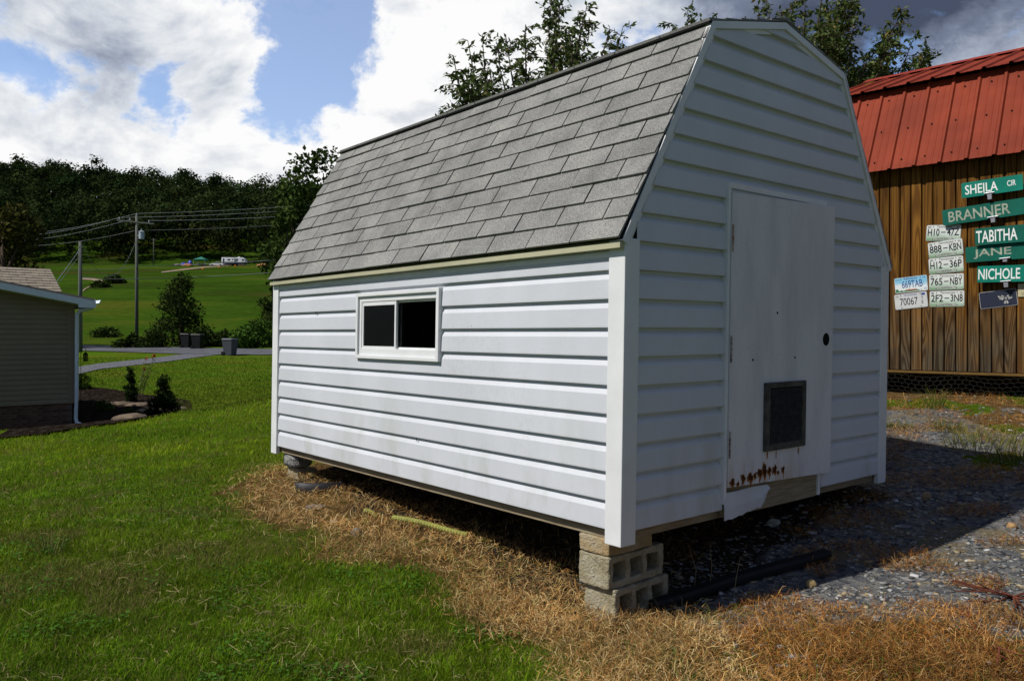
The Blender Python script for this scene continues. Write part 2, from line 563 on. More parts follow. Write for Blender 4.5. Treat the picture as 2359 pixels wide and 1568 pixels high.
    L(col, b.inputs['Base Color'])
    b.inputs['Roughness'].default_value = 0.95
    b.inputs['Specular IOR Level'].default_value = 0.0
    # relief: grass texture far off, chips near
    bp = N('ShaderNodeBump'); bp.inputs['Strength'].default_value = 0.9; bp.inputs['Distance'].default_value = 0.06
    L(noise(7.0, 9, .8), bp.inputs['Height'])
    bp2 = N('ShaderNodeBump'); bp2.inputs['Strength'].default_value = 0.6; bp2.inputs['Distance'].default_value = 0.012
    L(vor.outputs['Distance'], bp2.inputs['Height']); L(bp.outputs[0], bp2.inputs['Normal'])
    L(bp2.outputs[0], b.inputs['Normal'])
    return m
nearmask = (gv[:, 1] < 12) & (np.abs(gv[:, 0]) < 9) & (gv[:, 1] > 1)
zc = np.zeros((len(gv), 3))
xs_, ys_ = gv[nearmask, 0], gv[nearmask, 1]
zc[nearmask, 0] = np.clip(soft(STRAW, xs_, ys_, .09) + .7 * soft(BARNSTRIP, xs_, ys_, .15) * (vnoise(xs_, ys_, .45, 8) > .45), 0, 1)
zc[nearmask, 1] = soft(GRAVEL, xs_, ys_, .10) * (vnoise(xs_, ys_, .7, 4) > .18) + .0
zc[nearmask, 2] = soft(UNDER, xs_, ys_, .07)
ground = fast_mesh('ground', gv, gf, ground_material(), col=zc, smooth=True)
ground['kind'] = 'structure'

# ------------------------------------------------------------------ roads draped over the ground
def ribbon(name, left, right, mat, lift, n=40, kind='structure', across=5):
    """a sheet between two lines of points, following the terrain"""
    def resample(p, n):
        p = np.array(p, float)
        d = np.r_[0, np.cumsum(np.hypot(*np.diff(p, axis=0).T))]
        t = np.linspace(0, d[-1], n)
        return np.c_[np.interp(t, d, p[:, 0]), np.interp(t, d, p[:, 1])]
    A, B = resample(left, n), resample(right, n)
    u = np.linspace(0, 1, across)
    P = A[:, None, :] * (1 - u[None, :, None]) + B[:, None, :] * u[None, :, None]
    Z = T(P[..., 0], P[..., 1]) + lift
    V = np.concatenate([P.reshape(-1, 2), Z.reshape(-1, 1)], 1)
    i = (np.arange(n - 1)[:, None] * across + np.arange(across - 1)[None, :]).ravel()
    F = np.c_[i, i + 1, i + across + 1, i + across]
    o = fast_mesh(name, V, F, mat, smooth=True)
    tag(o, kind=kind)
    return o
M_asph = pm('asphalt', (0.085, 0.088, 0.10), .9, .1, var=.22, vscale=.9, detail=8, bump=.3, bscale=30, coord='Object')
M_drive = pm('drive_gravel', (0.105, 0.108, 0.12), .95, .05, var=.6, vscale=9.0, detail=8, bump=.8, bscale=12, bdist=.05)
M_mulch = pm('mulch', (0.011, 0.008, 0.006), .95, .0, color2=(0.085, 0.068, 0.055), vscale=9.0, detail=9, lo=.53, hi=.70, bump=1.0, bscale=22, bdist=.06)
M_dirt = pm('dirt', (0.20, 0.155, 0.105), .95, .1, var=.35, vscale=.8, detail=7)

def ground_strip(pts_top, pts_bot, name, mat, lift, n=50):
    A = [(h.x, h.y) for h in (hit(*p) for p in pts_top)]
    B = [(h.x, h.y) for h in (hit(*p) for p in pts_bot)]
    return ribbon(name, A, B, mat, lift, n)
# the country road crosses behind the house, nearly level, running on beyond both sides
rd_near = [(-70, 71.5), (-45, 63.5), (-31, 59.2), (-19.5, 54.8), (-10, 52.2), (5, 49), (40, 44)]
rd_far = [(-68, 77.6), (-43.6, 69.6), (-29.6, 65.2), (-18.2, 60.7), (-8.6, 58.2), (6, 55), (41, 50)]
road = ribbon('road', rd_near, rd_far, M_asph, .05, 90)
def drape_px(pts):
    return [(h.x, h.y) for h in (hit(*p) for p in pts)]
drive = ribbon('gravel_driveway', drape_px([(150, 872), (186, 862), (230, 851), (300, 843), (380, 834), (450, 824), (505, 817)]) + [(-16.6, 55.2)],
               drape_px([(150, 856), (186, 845), (230, 838), (300, 831), (380, 822), (430, 815), (452, 812)]) + [(-20.8, 56.2)], M_drive, .035, 60)

# planting bed beside the neighbouring house
bed_far = [(150, 893), (185, 893), (235, 894), (292, 902), (340, 912), (385, 912), (440, 927), (470, 946)]
bed_near = [(-20, 1018), (60, 1012), (150, 998), (230, 986), (300, 974), (380, 961), (430, 953), (462, 950)]
bed = ribbon('mulch_bed', drape_px(bed_far), drape_px([(p[0], p[1] - 3) for p in bed_near]), M_mulch, .03, 40, across=24)
# farm tracks on the hillside
track = ribbon('dirt_track', drape_px([(372, 626.5), (420, 620), (470, 614.5), (530, 610.2), (600, 609), (640, 609)]), drape_px([(372, 629), (420, 623.5), (470, 617.5), (530, 612.8), (600, 610.5), (640, 610.3)]), M_dirt, .12, 50, across=3)
track2 = ribbon('dirt_track', drape_px([(190, 641), (215, 642), (238, 646), (252, 652), (230, 657), (205, 660), (192, 668)]),
                drape_px([(190, 645), (210, 646), (226, 650), (234, 654), (215, 660), (200, 665), (190, 674)]), M_dirt, .12, 40, across=4)

# ================================================================== THE SHED
def siding_mat(name, base, dirt):
    """white vinyl with faint grain, dust and a greenish stain low on the wall"""
    m, nt, b = nodes_of(name)
    L = nt.links.new; N = nt.nodes.new
    tcn = N('ShaderNodeTexCoord')
    def noise(s, st, d=5, r=.6):
        mp = N('ShaderNodeMapping'); mp.inputs['Scale'].default_value = st
        L(tcn.outputs['Object'], mp.inputs[0])
        n = N('ShaderNodeTexNoise'); n.inputs['Scale'].default_value = s; n.inputs['Detail'].default_value = d; n.inputs['Roughness'].default_value = r
        L(mp.outputs[0], n.inputs['Vector']); return n.outputs['Fac']
    def rng_(v, a, c, lo, hi):
        x = N('ShaderNodeMapRange'); L(v, x.inputs[0]); x.inputs[1].default_value = a; x.inputs[2].default_value = c
        x.inputs[3].default_value = lo; x.inputs[4].default_value = hi; return x.outputs[0]
    rgb = N('ShaderNodeRGB'); rgb.outputs[0].default_value = (*base, 1)
    vm = N('ShaderNodeVectorMath'); vm.operation = 'SCALE'
    L(rgb.outputs[0], vm.inputs[0]); L(rng_(noise(2.2, (1, 1, .6), 6), .3, .7, .93, 1.05), vm.inputs['Scale'])
    # dirt: streaks below, and speckles
    sep = N('ShaderNodeSeparateXYZ'); L(tcn.outputs['Object'], sep.inputs[0])
    h = rng_(sep.outputs['Z'], 0.0, 0.62, 1.0, 0.0)
    k = N('ShaderNodeMath'); k.operation = 'MULTIPLY'; L(h, k.inputs[0]); L(rng_(noise(2.6, (1, 1, .35), 7, .7), .5, .72, 0, .55), k.inputs[1])
    mx = N('ShaderNodeMix'); mx.data_type = 'RGBA'; L(k.outputs[0], mx.inputs['Factor']); L(vm.outputs[0], mx.inputs['A']); mx.inputs['B'].default_value = (*dirt, 1)
    mx2 = N('ShaderNodeMix'); mx2.data_type = 'RGBA'; L(rng_(noise(70, (1, 1, 1), 2), .74, .80, 0, .8), mx2.inputs['Factor']); L(mx.outputs['Result'], mx2.inputs['A']); mx2.inputs['B'].default_value = (.06, .06, .06, 1)
    ms = N('ShaderNodeMath'); ms.operation = 'MULTIPLY'; L(rng_(noise(1.3, (1, 1, .8), 4, .6), .54, .70, 0, .28), ms.inputs[0]); L(rng_(noise(48, (1, 1, 1), 4, .7), .50, .62, 0, 1), ms.inputs[1])
    mx3 = N('ShaderNodeMix'); mx3.data_type = 'RGBA'; L(ms.outputs[0], mx3.inputs['Factor']); L(mx2.outputs['Result'], mx3.inputs['A']); mx3.inputs['B'].default_value = (.36, .36, .34, 1)
    L(mx3.outputs['Result'], b.inputs['Base Color'])
    b.inputs['Roughness'].default_value = .48
    b.inputs['Specular IOR Level'].default_value = .35
    bp = N('ShaderNodeBump'); bp.inputs['Strength'].default_value = .22; bp.inputs['Distance'].default_value = .0015
    L(noise(26, (.6, .6, 9), 6, .7), bp.inputs['Height'])
    bp2 = N('ShaderNodeBump'); bp2.inputs['Strength'].default_value = .25; bp2.inputs['Distance'].default_value = .006
    L(noise(1.1, (1, 1, .5), 1, .4), bp2.inputs['Height']); L(bp.outputs[0], bp2.inputs['Normal'])
    L(bp2.outputs[0], b.inputs['Normal'])
    return m
M_side = siding_mat('vinyl_siding', (0.530, 0.548, 0.588), (0.27, 0.29, 0.19))
M_trim = pm('white_trim', (0.66, 0.67, 0.68), .42, .4, var=.05, vscale=5, bump=.1, bscale=8)
M_sheath = pm('sheathing', (0.10, 0.085, 0.06), .9, .1, var=.3)
M_eave = pm('eave_fascia', (0.40, 0.385, 0.26), .55, .3, var=.10, vscale=9, stretch=(1, .4, 1))
M_rim = pm('weathered_board', (0.20, 0.15, 0.095), .85, .15, color2=(0.30, 0.25, 0.17), vscale=5, detail=8, stretch=(1.2, 1.2, 14), bump=.5, bscale=20, bdist=.006, bstretch=(1, 1, 10))
M_black = pm('dark_void', (0.006, 0.006, 0.006), .9, .1)
M_inside = pm('shed_inside', (0.05, 0.045, 0.04), .9, .1, var=.3)

def shingle_mat(name, c1, c2, streak):
    m, nt, b = nodes_of(name)
    L = nt.links.new; N = nt.nodes.new
    geo = N('ShaderNodeNewGeometry'); oi = N('ShaderNodeObjectInfo')
    def noise(s, d=4, r=.6, st=(1, 1, 1)):
        mp = N('ShaderNodeMapping'); mp.inputs['Scale'].default_value = st; L(geo.outputs['Position'], mp.inputs[0])
        n = N('ShaderNodeTexNoise'); n.inputs['Scale'].default_value = s; n.inputs['Detail'].default_value = d; n.inputs['Roughness'].default_value = r
        L(mp.outputs[0], n.inputs['Vector']); return n.outputs['Fac']
    def ramp(v, stops):
        r = N('ShaderNodeValToRGB'); el = r.color_ramp.elements
        el[0].position, el[0].color = stops[0][0], (*stops[0][1], 1); el[1].position, el[1].color = stops[-1][0], (*stops[-1][1], 1)
        for p, c in stops[1:-1]:
            k = el.new(p); k.color = (*c, 1)
        L(v, r.inputs[0]); return r.outputs[0]
    gran = ramp(noise(170, 4, .8), [(0.34, tuple(a * .65 for a in c1)), (0.5, tuple((a + d) / 2 for a, d in zip(c1, c2))), (0.66, tuple(a * 1.12 for a in c2))])
    blot = ramp(noise(4.2, 6, .62), [(0.34, (streak,) * 3), (0.5, (.92, .92, .92)), (0.68, (1.12, 1.12, 1.08))])
    mx = N('ShaderNodeMix'); mx.data_type = 'RGBA'; mx.blend_type = 'MULTIPLY'; mx.inputs['Factor'].default_value = 1
    L(gran, mx.inputs['A']); L(blot, mx.inputs['B'])
    mr = N('ShaderNodeMapRange'); L(oi.outputs['Random'], mr.inputs[0]); mr.inputs[3].default_value = .90; mr.inputs[4].default_value = 1.10
    vm = N('ShaderNodeVectorMath'); vm.operation = 'SCALE'; L(mx.outputs['Result'], vm.inputs[0]); L(mr.outputs[0], vm.inputs['Scale'])
    L(vm.outputs[0], b.inputs['Base Color'])
    b.inputs['Roughness'].default_value = .92; b.inputs['Specular IOR Level'].default_value = .2
    bp = N('ShaderNodeBump'); bp.inputs['Strength'].default_value = .8; bp.inputs['Distance'].default_value = .003
    L(noise(300, 2), bp.inputs['Height']); L(bp.outputs[0], b.inputs['Normal'])
    return m
M_shing = shingle_mat('grey_shingle', (0.105, 0.105, 0.102), (0.315, 0.313, 0.300), .72)
M_shdark = pm('shingle_underlay', (0.012, 0.012, 0.012), .95, .1)

shed = thing('garden_shed', 'white vinyl-sided gambrel shed with grey shingle roof standing on concrete blocks', 'shed',
             mat=Matrix.Translation(SHED_O) @ Matrix.Rotation(math.atan2(G.y, G.x), 4, 'Z'))
KY, KX = -0.013, 0.009                                              # the old shed leans a little
def lean(mb):
    mb.v = [(x + KX * z, y + KY * z, z) for x, y, z in mb.v]
    return mb
EXP = 0.1275
PROF = [(0.002, 0.0), (0.0245, 0.0005), (0.0248, 0.008), (0.0205, 0.086), (0.0040, 0.113), (0.0035, 0.139)]
ZE, ZB, ZP, XB = 1.295, 2.350, 2.495, 0.585                 # eave, break and peak heights; break offset
def gab_left(z):
    if z <= ZE: return 0.0
    if z <= ZB: return (z - ZE) / (ZB - ZE) * XB
    return XB + (z - ZB) / (ZP - ZB) * (SW / 2 - XB)

# ---- floor frame
mb = MB()
ff = lean(MB().box(.02, SW - .02, .02, SL - .02, -.040, -.004)).build('floor_frame', M_rim, shed)
for (a, b_, c, d) in ((.012, .05, -.004, SL + .004), (SW - .05, SW - .012, -.004, SL + .004)):
    lean(MB().box(a, b_, c + .03, d - .03, -.048, -.002)).build('rim_board', M_rim, ff)
lean(MB().box(.052, SW - .052, .008, .05, -.046, -.002)).build('rim_board', M_rim, ff)

def siding(wall, axis, z0, lo, hi, pl, ph, name='siding_panel'):
    """one course: pl(z), ph(z) give its ends; axis 'x' runs along the gable, 'y' along the side"""
    mb = MB(); vs = []
    n = len(PROF)
    for end in (pl, ph):
        for d, z in PROF:
            zz = max(min(z0 + z, hi), lo)
            t = end(zz)
            vs.append((t, -d * 1.2, zz) if axis == 'x' else (-d * .82, t, zz))
    fs = [(i, i + 1, n + i + 1, n + i) for i in range(n - 1)]
    mb.add(vs, fs)
    return lean(mb).build(name, M_side, wall, fix=True)

# ---- long side wall with a window opening
WY0, WY1, WZ0, WZ1 = 1.392, 2.285, 0.735, 1.100            # opening behind the window
wall = MB()
wall.box(.0, .045, .0, WY0, 0, ZE - .01); wall.box(.0, .045, WY1, SL, 0, ZE - .01)
wall.box(.0, .045, WY0, WY1, 0, WZ0); wall.box(.0, .045, WY0, WY1, WZ1, ZE - .01)
side_wall = lean(wall).build('side_wall', M_sheath, shed)
c0, c1 = .045, SL - .045
for k in range(10):
    z = .002 + k * EXP
    top = z + .139
    if k == 9: top = min(top, ZE - .012)
    if z + .10 > WZ0 - .02 and z + .03 < WZ1 + .02:
        siding(side_wall, 'y', z, 0, top, lambda q: c0, lambda q: WY0 - .012)
        siding(side_wall, 'y', z, 0, top, lambda q: WY1 + .012, lambda q: c1)
        if z < WZ0 - .03: siding(side_wall, 'y', z, 0, WZ0 - .024, lambda q: WY0 - .012, lambda q: WY1 + .012)
        if z + EXP > WZ1 + .03: siding(side_wall, 'y', z, WZ1 + .024, top, lambda q: WY0 - .012, lambda q: WY1 + .012)
    else:
        siding(side_wall, 'y', z, 0, top, lambda q: c0, lambda q: c1)
# ---- gable wall with the door
DX0, DX1, DZ0, DZ1 = 0.722, 1.668, 0.097, 1.572
outline = [(0, 0), (0, ZE), (XB, ZB), (SW / 2, ZP), (SW - XB, ZB), (SW, ZE), (SW, 0)]
inset = [(.004, 0), (.004, ZE), (XB, ZB - .004), (SW / 2, ZP - .004), (SW - XB, ZB - .004), (SW - .004, ZE), (SW - .004, 0)]
gable = lean(MB().prism(inset, 0.0, .04)).build('gable_wall', M_sheath, shed)
for k in range(20):
    z = .002 + k * EXP
    hi = min(z + .139, ZP - .03)
    pl = lambda q: max(gab_left(q) + .012, .045 if q < ZE else .012)
    ph = lambda q: SW - max(gab_left(q) + .012, .045 if q < ZE else .012)
    if hi < z + .03: continue
    if z < DZ1 - .04:
        siding(gable, 'x', z, 0, hi, pl, lambda q: DX0 - .022)
        if z > .0:
            siding(gable, 'x', z, 0, hi, lambda q: DX1 - .045, ph)
    else:
        siding(gable, 'x', z, 0, hi, pl, ph)
# walls the camera does not see
lean(MB().prism([(p[0], p[1]) for p in inset], SL - .04, SL)).build('gable_wall', M_side, shed)
lean(MB().box(SW - .045, SW, .05, SL - .05, 0, ZE - .01)).build('side_wall', M_side, shed)

# ---- corner posts
def post(xa, ya, sx, sy, flare=0.0):
    w, o, t = .066, .031, .004
    P = [(-o, -o), (w, -o), (w, -o + .012), (.0, -o + .012 + .012), (.0, .0), (-o + .024, .0), (-o + .012, w), (-o, w)]
    P = [(-o, -o), (w, -o), (w, -.001), (-.001, -.001), (-.001, w), (-o, w)]
    mb = MB()
    poly = [(xa + sx * a, ya + sy * b_) for a, b_ in P]
    mb.prism(poly, -.060, ZE - .012, 'z')
    return mb
for xa, ya, sx, sy in ((0, 0, 1, 1), (0, SL, 1, -1), (SW, 0, -1, 1), (SW, SL, -1, -1)):
    lean(post(xa, ya, sx, sy)).build('corner_post', M_trim, shed, bevel=.004)

# ---- roof: lower slope facing the lawn, with single shingle tabs
def slab(p, q, t, y0, y1, name, mat, parent):
    """a plank-like roof deck from p to q (x, z), thickness t upwards"""
    d = Vector((q[0] - p[0], q[1] - p[1])); n = Vector((-d.y, d.x)).normalized()
    if n.y < 0: n = -n
    return lean(MB().prism([p, q, (q[0] + n.x * t, q[1] + n.y * t), (p[0] + n.x * t, p[1] + n.y * t)], y0, y1)).build(name, mat, parent)
EAV = (-.048, ZE - .020); BRK = (XB - .006, ZB + .008)
roof = slab(EAV, BRK, .012, -.030, SL + .030, 'roof', M_shdark, shed)
tag(roof, 'steep grey shingle slope facing the lawn')
slope = Vector((BRK[0] - EAV[0], 0, BRK[1] - EAV[1])); SLEN = slope.length; slope.normalize()
nrm = Vector((-slope.z, 0, slope.x))
tabm = bpy.data.meshes.new('shingle')
bm_ = bmesh.new()
# a tab: lower edge proud, upper edge tucked in, with slightly uneven lower corners
tv = [(0, -.5, .006), (0, .5, .006), (.142, .5, .0015), (.142, -.5, .0015), (0, -.5, .0165), (0, .5, .0165), (.142, .5, .005), (.142, -.5, .005)]
tv = [(x, y, z) for x, y, z in tv]
bv = [bm_.verts.new(v) for v in tv]
for f in ((0, 3, 2, 1), (4, 5, 6, 7), (0, 1, 5, 4), (1, 2, 6, 5), (2, 3, 7, 6), (3, 0, 4, 7)):
    bm_.faces.new([bv[i] for i in f])
bm_.to_mesh(tabm); bm_.free(); tabm.materials.append(M_shing)
NR = 11; SEXP = (SLEN + .004) / NR; TW = .3085
base_m = Matrix((( slope.x, 0, nrm.x), (0, 1, 0), (slope.z, 0, nrm.z)))
base_m = Matrix(((slope.x, 0.0, nrm.x), (0.0, 1.0, 0.0), (slope.z, 0.0, nrm.z))).to_4x4()
first = True
for r in range(NR):
    off = (r % 2) * TW * .5 + (.02 if r % 4 > 1 else 0)
    y = -.034 - TW + off
    while y < SL + .034:
        a = max(y + .0042, -.034); b_ = min(y + TW - .0042, SL + .034)
        if b_ - a > .004:
            o = bpy.data.objects.new('shingle', tabm); link(o, roof)
            s0 = r * SEXP - .006
            ln = 1.0 if r < NR - 1 else (SEXP + .002) / .142
            c = Vector((EAV[0], 0, EAV[1])) + slope * s0 + nrm * (.012 + random.uniform(0, .0012))
            loc = Vector((c.x + KX * c.z, (a + b_) / 2 + KY * c.z, c.z))
            o.matrix_basis = Matrix.Translation(loc) @ base_m @ Matrix.Rotation(random.uniform(-.003, .003), 4, 'Z') @ Matrix.Diagonal((ln, b_ - a, random.uniform(.9, 1.25), 1))
        y += TW
# eave fascia below it
lean(MB().prism([(-.060, ZE - .056), (-.028, ZE - .058), (-.020, ZE - .036), (-.060, ZE - .033)], -.026, SL + .026)).build('eave_fascia', M_eave, shed)
lean(MB().box(-.0215, -.006, .058, SL - .058, ZE - .090, ZE - .063)).build('frieze_strip', M_trim, shed)
# the other slopes
def course_slab(p, q, n, name):
    d = Vector((q[0] - p[0], q[1] - p[1])); nn = Vector((-d.y, d.x)).normalized()
    if nn.y < 0: nn = -nn
    deck = slab(p, q, .010, -.034, SL + .034, name, M_shdark, shed)
    m = MB()
    for i in range(n):
        a, b_ = i / n, min((i + 1.1) / n, 1.0)
        pa = (p[0] + d.x * a, p[1] + d.y * a); pb = (p[0] + d.x * b_, p[1] + d.y * b_)
        y = -.036 - (i % 2) * .15
        while y < SL + .036:
            y0, y1 = max(y, -.036), min(y + .302, SL + .036)
            if y1 - y0 > .01:
                m.prism([(pa[0] + nn.x * .0105, pa[1] + nn.y * .0105), (pb[0] + nn.x * .0105, pb[1] + nn.y * .0105), (pb[0] + nn.x * .016, pb[1] + nn.y * .016), (pa[0] + nn.x * .024, pa[1] + nn.y * .024)], y0, y1)
            y += .308
    s = lean(m).build('shingles', M_shing, deck); s['kind'] = 'stuff'
    return deck
course_slab((XB - .052, ZB - .004), (SW / 2, ZP + .006), 5, 'roof')
course_slab((SW - XB + .052, ZB - .004), (SW / 2, ZP + .006), 5, 'roof')
course_slab((SW + .045, ZE - .02), (SW - XB + .002, ZB + .006), 9, 'roof')
lean(MB().prism([(SW / 2 - .12, ZP + .004), (SW / 2, ZP + .032), (SW / 2 + .12, ZP + .004), (SW / 2, ZP + .022)], -.04, SL + .04)).build('ridge_cap', M_shing, shed)

# ---- rake trim on both gables: outer white band and an inner channel
def offset_line(pts, d):
    out = []
    for i, p in enumerate(pts):
        p = Vector(p)
        ns = []
        for a, b_ in ((i - 1, i), (i, i + 1)):
            if a >= 0 and b_ < len(pts):
                e = (Vector(pts[b_]) - Vector(pts[a])).normalized()
                ns.append(Vector((e.y, -e.x)))
        n = sum(ns, Vector((0, 0))).normalized()
        out.append(p + n * (d / max(n.dot(ns[0]), .3)))
    return out
rk = [(-.046, ZE - .028), (XB - .026, ZB + .004), (SW / 2, ZP + .004), (SW - XB + .026, ZB + .004), (SW + .046, ZE - .028)]
o0, o1, o2 = offset_line(rk, -.007), offset_line(rk, .028), offset_line(rk, .050)
for y0, y1, y2 in ((-.036, -.024, 0.001), (SL + .036, SL + .024, SL - .001)):
    if y0 > 0: o0 = offset_line(rk, .020)
    for i in range(4):
        q = [tuple(o0[i]), tuple(o0[i + 1]), tuple(o1[i + 1]), tuple(o1[i])]
        lean(MB().prism(q, y0, y2)).build('rake_trim', M_trim, shed)
        q = [tuple(o1[i]), tuple(o1[i + 1]), tuple(o2[i + 1]), tuple(o2[i])]
        lean(MB().prism(q, y1, y2)).build('rake_channel', M_trim, shed)

# ---- window: vinyl surround, two sashes, glass
M_glass, nt_, b_n = nodes_of('window_glass')
nt_.nodes.remove(b_n)
_g = nt_.nodes.new('ShaderNodeBsdfGlossy'); _g.inputs['Roughness'].default_value = .02; _g.inputs['Color'].default_value = (.9, .93, .95, 1)
_t = nt_.nodes.new('ShaderNodeBsdfTransparent'); _t.inputs['Color'].default_value = (.35, .38, .38, 1)
_f = nt_.nodes.new('ShaderNodeFresnel'); _f.inputs['IOR'].default_value = 1.45
_m = nt_.nodes.new('ShaderNodeMixShader')
nt_.links.new(_f.outputs[0], _m.inputs[0]); nt_.links.new(_t.outputs[0], _m.inputs[1]); nt_.links.new(_g.outputs[0], _m.inputs[2])
nt_.links.new(_m.outputs[0], nt_.nodes['Material Output'].inputs['Surface'])
M_screen = pm('insect_screen', (.005, .0055, .006), .22, .25)
win = lean(MB().box(-.040, .0, WY0 - .030, WY0 - .004, WZ0 - .028, WZ1 + .028).box(-.036, .0, WY1 + .004, WY1 + .030, WZ0 - .028, WZ1 + .028)
           .box(-.036, .0, WY0 - .004, WY1 + .004, WZ1 + .004, WZ1 + .028).box(-.038, .0, WY0 - .004, WY1 + .004, WZ0 - .028, WZ0 - .006)).build('window', M_trim, shed, bevel=.003)
def frame(y0, y1, z0, z1, t, x0, x1, name, mat, par, bt=None, tt=None):
    bt = bt or t; tt = tt or t
    return lean(MB().box(x0, x1, y0, y0 + t, z0, z1).box(x0, x1, y1 - t, y1, z0, z1).box(x0, x1, y0 + t, y1 - t, z0, z0 + bt).box(x0, x1, y0 + t, y1 - t, z1 - tt, z1)).build(name, mat, par, bevel=.002)
frame(WY0 - .004, WY1 + .004, WZ0 - .006, WZ1 + .004, .028, -.022, .03, 'frame', M_trim, win, .044, .034)
ym = (WY0 + WY1) / 2 + .02
frame(ym - .012, WY1 - .025, WZ0 + .036, WZ1 - .030, .018, -.018, -.004, 'sash', M_trim, win, .016, .026)
frame(WY0 + .025, ym + .016, WZ0 + .036, WZ1 - .030, .016, .000, .014, 'sash', M_trim, win, .012, .014)
lean(MB().box(-.012, -.009, ym, WY1 - .03, WZ0 + .05, WZ1 - .05)).build('pane', M_screen, win)
lean(MB().box(.005, .008, WY0 + .035, ym + .008, WZ0 + .05, WZ1 - .05)).build('pane', M_glass, win)
lean(MB().box(.3, .31, .3, SL - .3, .1, 1.25)).build('inner_lining', M_inside, shed)

# ---- door: steel slab with peeling rust, a louvre and a knob hole
def door_mat():
    m, nt, b = nodes_of('door_paint')
    L = nt.links.new; N = nt.nodes.new
    tcn = N('ShaderNodeTexCoord')
    def noise(s, st=(1, 1, 1), d=5, r=.6):
        mp = N('ShaderNodeMapping'); mp.inputs['Scale'].default_value = st; L(tcn.outputs['Object'], mp.inputs[0])
        n = N('ShaderNodeTexNoise'); n.inputs['Scale'].default_value = s; n.inputs['Detail'].default_value = d; n.inputs['Roughness'].default_value = r
        L(mp.outputs[0], n.inputs['Vector']); return n.outputs['Fac']
    def rng_(v, a, c, lo=0., hi=1.):
        x = N('ShaderNodeMapRange'); L(v, x.inputs[0]); x.inputs[1].default_value = a; x.inputs[2].default_value = c
        x.inputs[3].default_value = lo; x.inputs[4].default_value = hi; return x.outputs[0]
    def mul(a, c):
        x = N('ShaderNodeMath'); x.operation = 'MULTIPLY'; L(a, x.inputs[0]); L(c, x.inputs[1]); return x.outputs[0]
    def mix(f, a, col):
        x = N('ShaderNodeMix'); x.data_type = 'RGBA'; L(f, x.inputs['Factor']); L(a, x.inputs['A']); x.inputs['B'].default_value = (*col, 1); return x.outputs['Result']
    sep = N('ShaderNodeSeparateXYZ'); L(tcn.outputs['Object'], sep.inputs[0])
    rgb = N('ShaderNodeRGB'); rgb.outputs[0].default_value = (.63, .62, .64, 1)
    c = mix(rng_(noise(3.0, (2.2, 1, .5), 6, .65), .42, .75, 0, .65), rgb.outputs[0], (.42, .425, .45))
    c = mix(rng_(noise(90, (1, 1, 1), 3, .6), .66, .72, 0, .8), c, (.25, .24, .22))
    low = rng_(sep.outputs['Z'], DZ0 + .03, DZ0 + .17, 1, 0)
    run = mul(low, rng_(noise(8, (2.2, 1, .30), 5, .6), .44, .58))
    c = mix(mul(run, rng_(sep.outputs['X'], DX1 - .15, DX1 - .45, 0, .45)), c, (.40, .26, .14))
    xm = mul(rng_(sep.outputs['X'], DX0 + .02, DX0 + .07), rng_(sep.outputs['X'], DX1 - .22, DX1 - .34))
    spot_ = mul(mul(xm, rng_(sep.outputs['Z'], DZ0 + .12, DZ0 + .06)), rng_(noise(13, (1.2, 1, .8), 5, .65), .49, .52))
    L(c, b.inputs['Base Color']); b.inputs['Roughness'].default_value = .5; b.inputs['Specular IOR Level'].default_value = .35
    bp = N('ShaderNodeBump'); bp.inputs['Strength'].default_value = .3; bp.inputs['Distance'].default_value = .004
    L(noise(7, (1, 1, 1), 5), bp.inputs['Height']); L(bp.outputs[0], b.inputs['Normal'])
    return m
M_door = door_mat()
M_rust = pm('rusty_steel', (.40, .36, .32), .8, .1, color2=(.10, .045, .022), vscale=30, detail=5)
M_vent = pm('vent_brown', (.060, .056, .050), .7, .1, var=.3, vscale=30)
door = MB()
yo = -.046
ydr = -.062
dvs = [(DX0, yo, DZ0 + .014), (DX1, ydr, DZ0 - .010), (DX1, ydr - .002, DZ1 + .008), (DX0, yo, DZ1 - .012)]
door.add(dvs + [(x, y + .034, z) for x, y, z in dvs], [(0, 1, 2, 3), (4, 7, 6, 5), (0, 4, 5, 1), (1, 5, 6, 2), (2, 6, 7, 3), (3, 7, 4, 0)])
door_o = lean(door).build('door', M_door, shed)
tag(door_o, 'white steel door with rust holes along its bottom edge')
def dy(x):
    return yo + (ydr - yo) * (x - DX0) / (DX1 - DX0)
VX0, VX1, VZ0, VZ1 = 1.010, 1.390, .262, .615
q = MB()
for (a, b_, c, d) in ((VX0, VX0 + .036, VZ0, VZ1), (VX1 - .036, VX1, VZ0, VZ1), (VX0 + .036, VX1 - .036, VZ0, VZ0 + .036), (VX0 + .036, VX1 - .036, VZ1 - .030, VZ1)):
    q.box(a, b_, dy(1.23) - .016, dy(1.23) + .01, c, d)
lean(q).build('vent_frame', pm('vent_frame_paint', (.070, .066, .058), .7, .1, var=.35, vscale=18), door_o, bevel=.004)
lean(MB().box(VX0 + .03, VX1 - .03, dy(1.23) - .003, dy(1.23) + .004, VZ0 + .03, VZ1 - .03)).build('vent_backing', M_black, door_o)
ns = 25
M_slat = pm('vent_slat', (.062, .059, .053), .7, .1, var=.3, vscale=30)
for i in range(ns):
    z = VZ0 + .038 + (VZ1 - VZ0 - .070) * i / ns
    s = (VZ1 - VZ0 - .070) / ns
    y = dy(1.23)
    lean(MB().prism([(y - .016, z), (y - .0145, z + .001), (y - .004, z + s * .55), (y - .006, z + s * .58)], VX0 + .037, VX1 - .037, 'x')).build('slat', M_slat, door_o)
kh = MB(); kx, kz = 1.598, .835
kh.lathe([(.034, -.002), (.034, .003)], 20)
kh.v = [(kx + x, dy(kx) - .0015 - z * .2, kz + y * 1.05) for x, y, z in kh.v]
lean(kh).build('knob_hole', M_black, door_o)
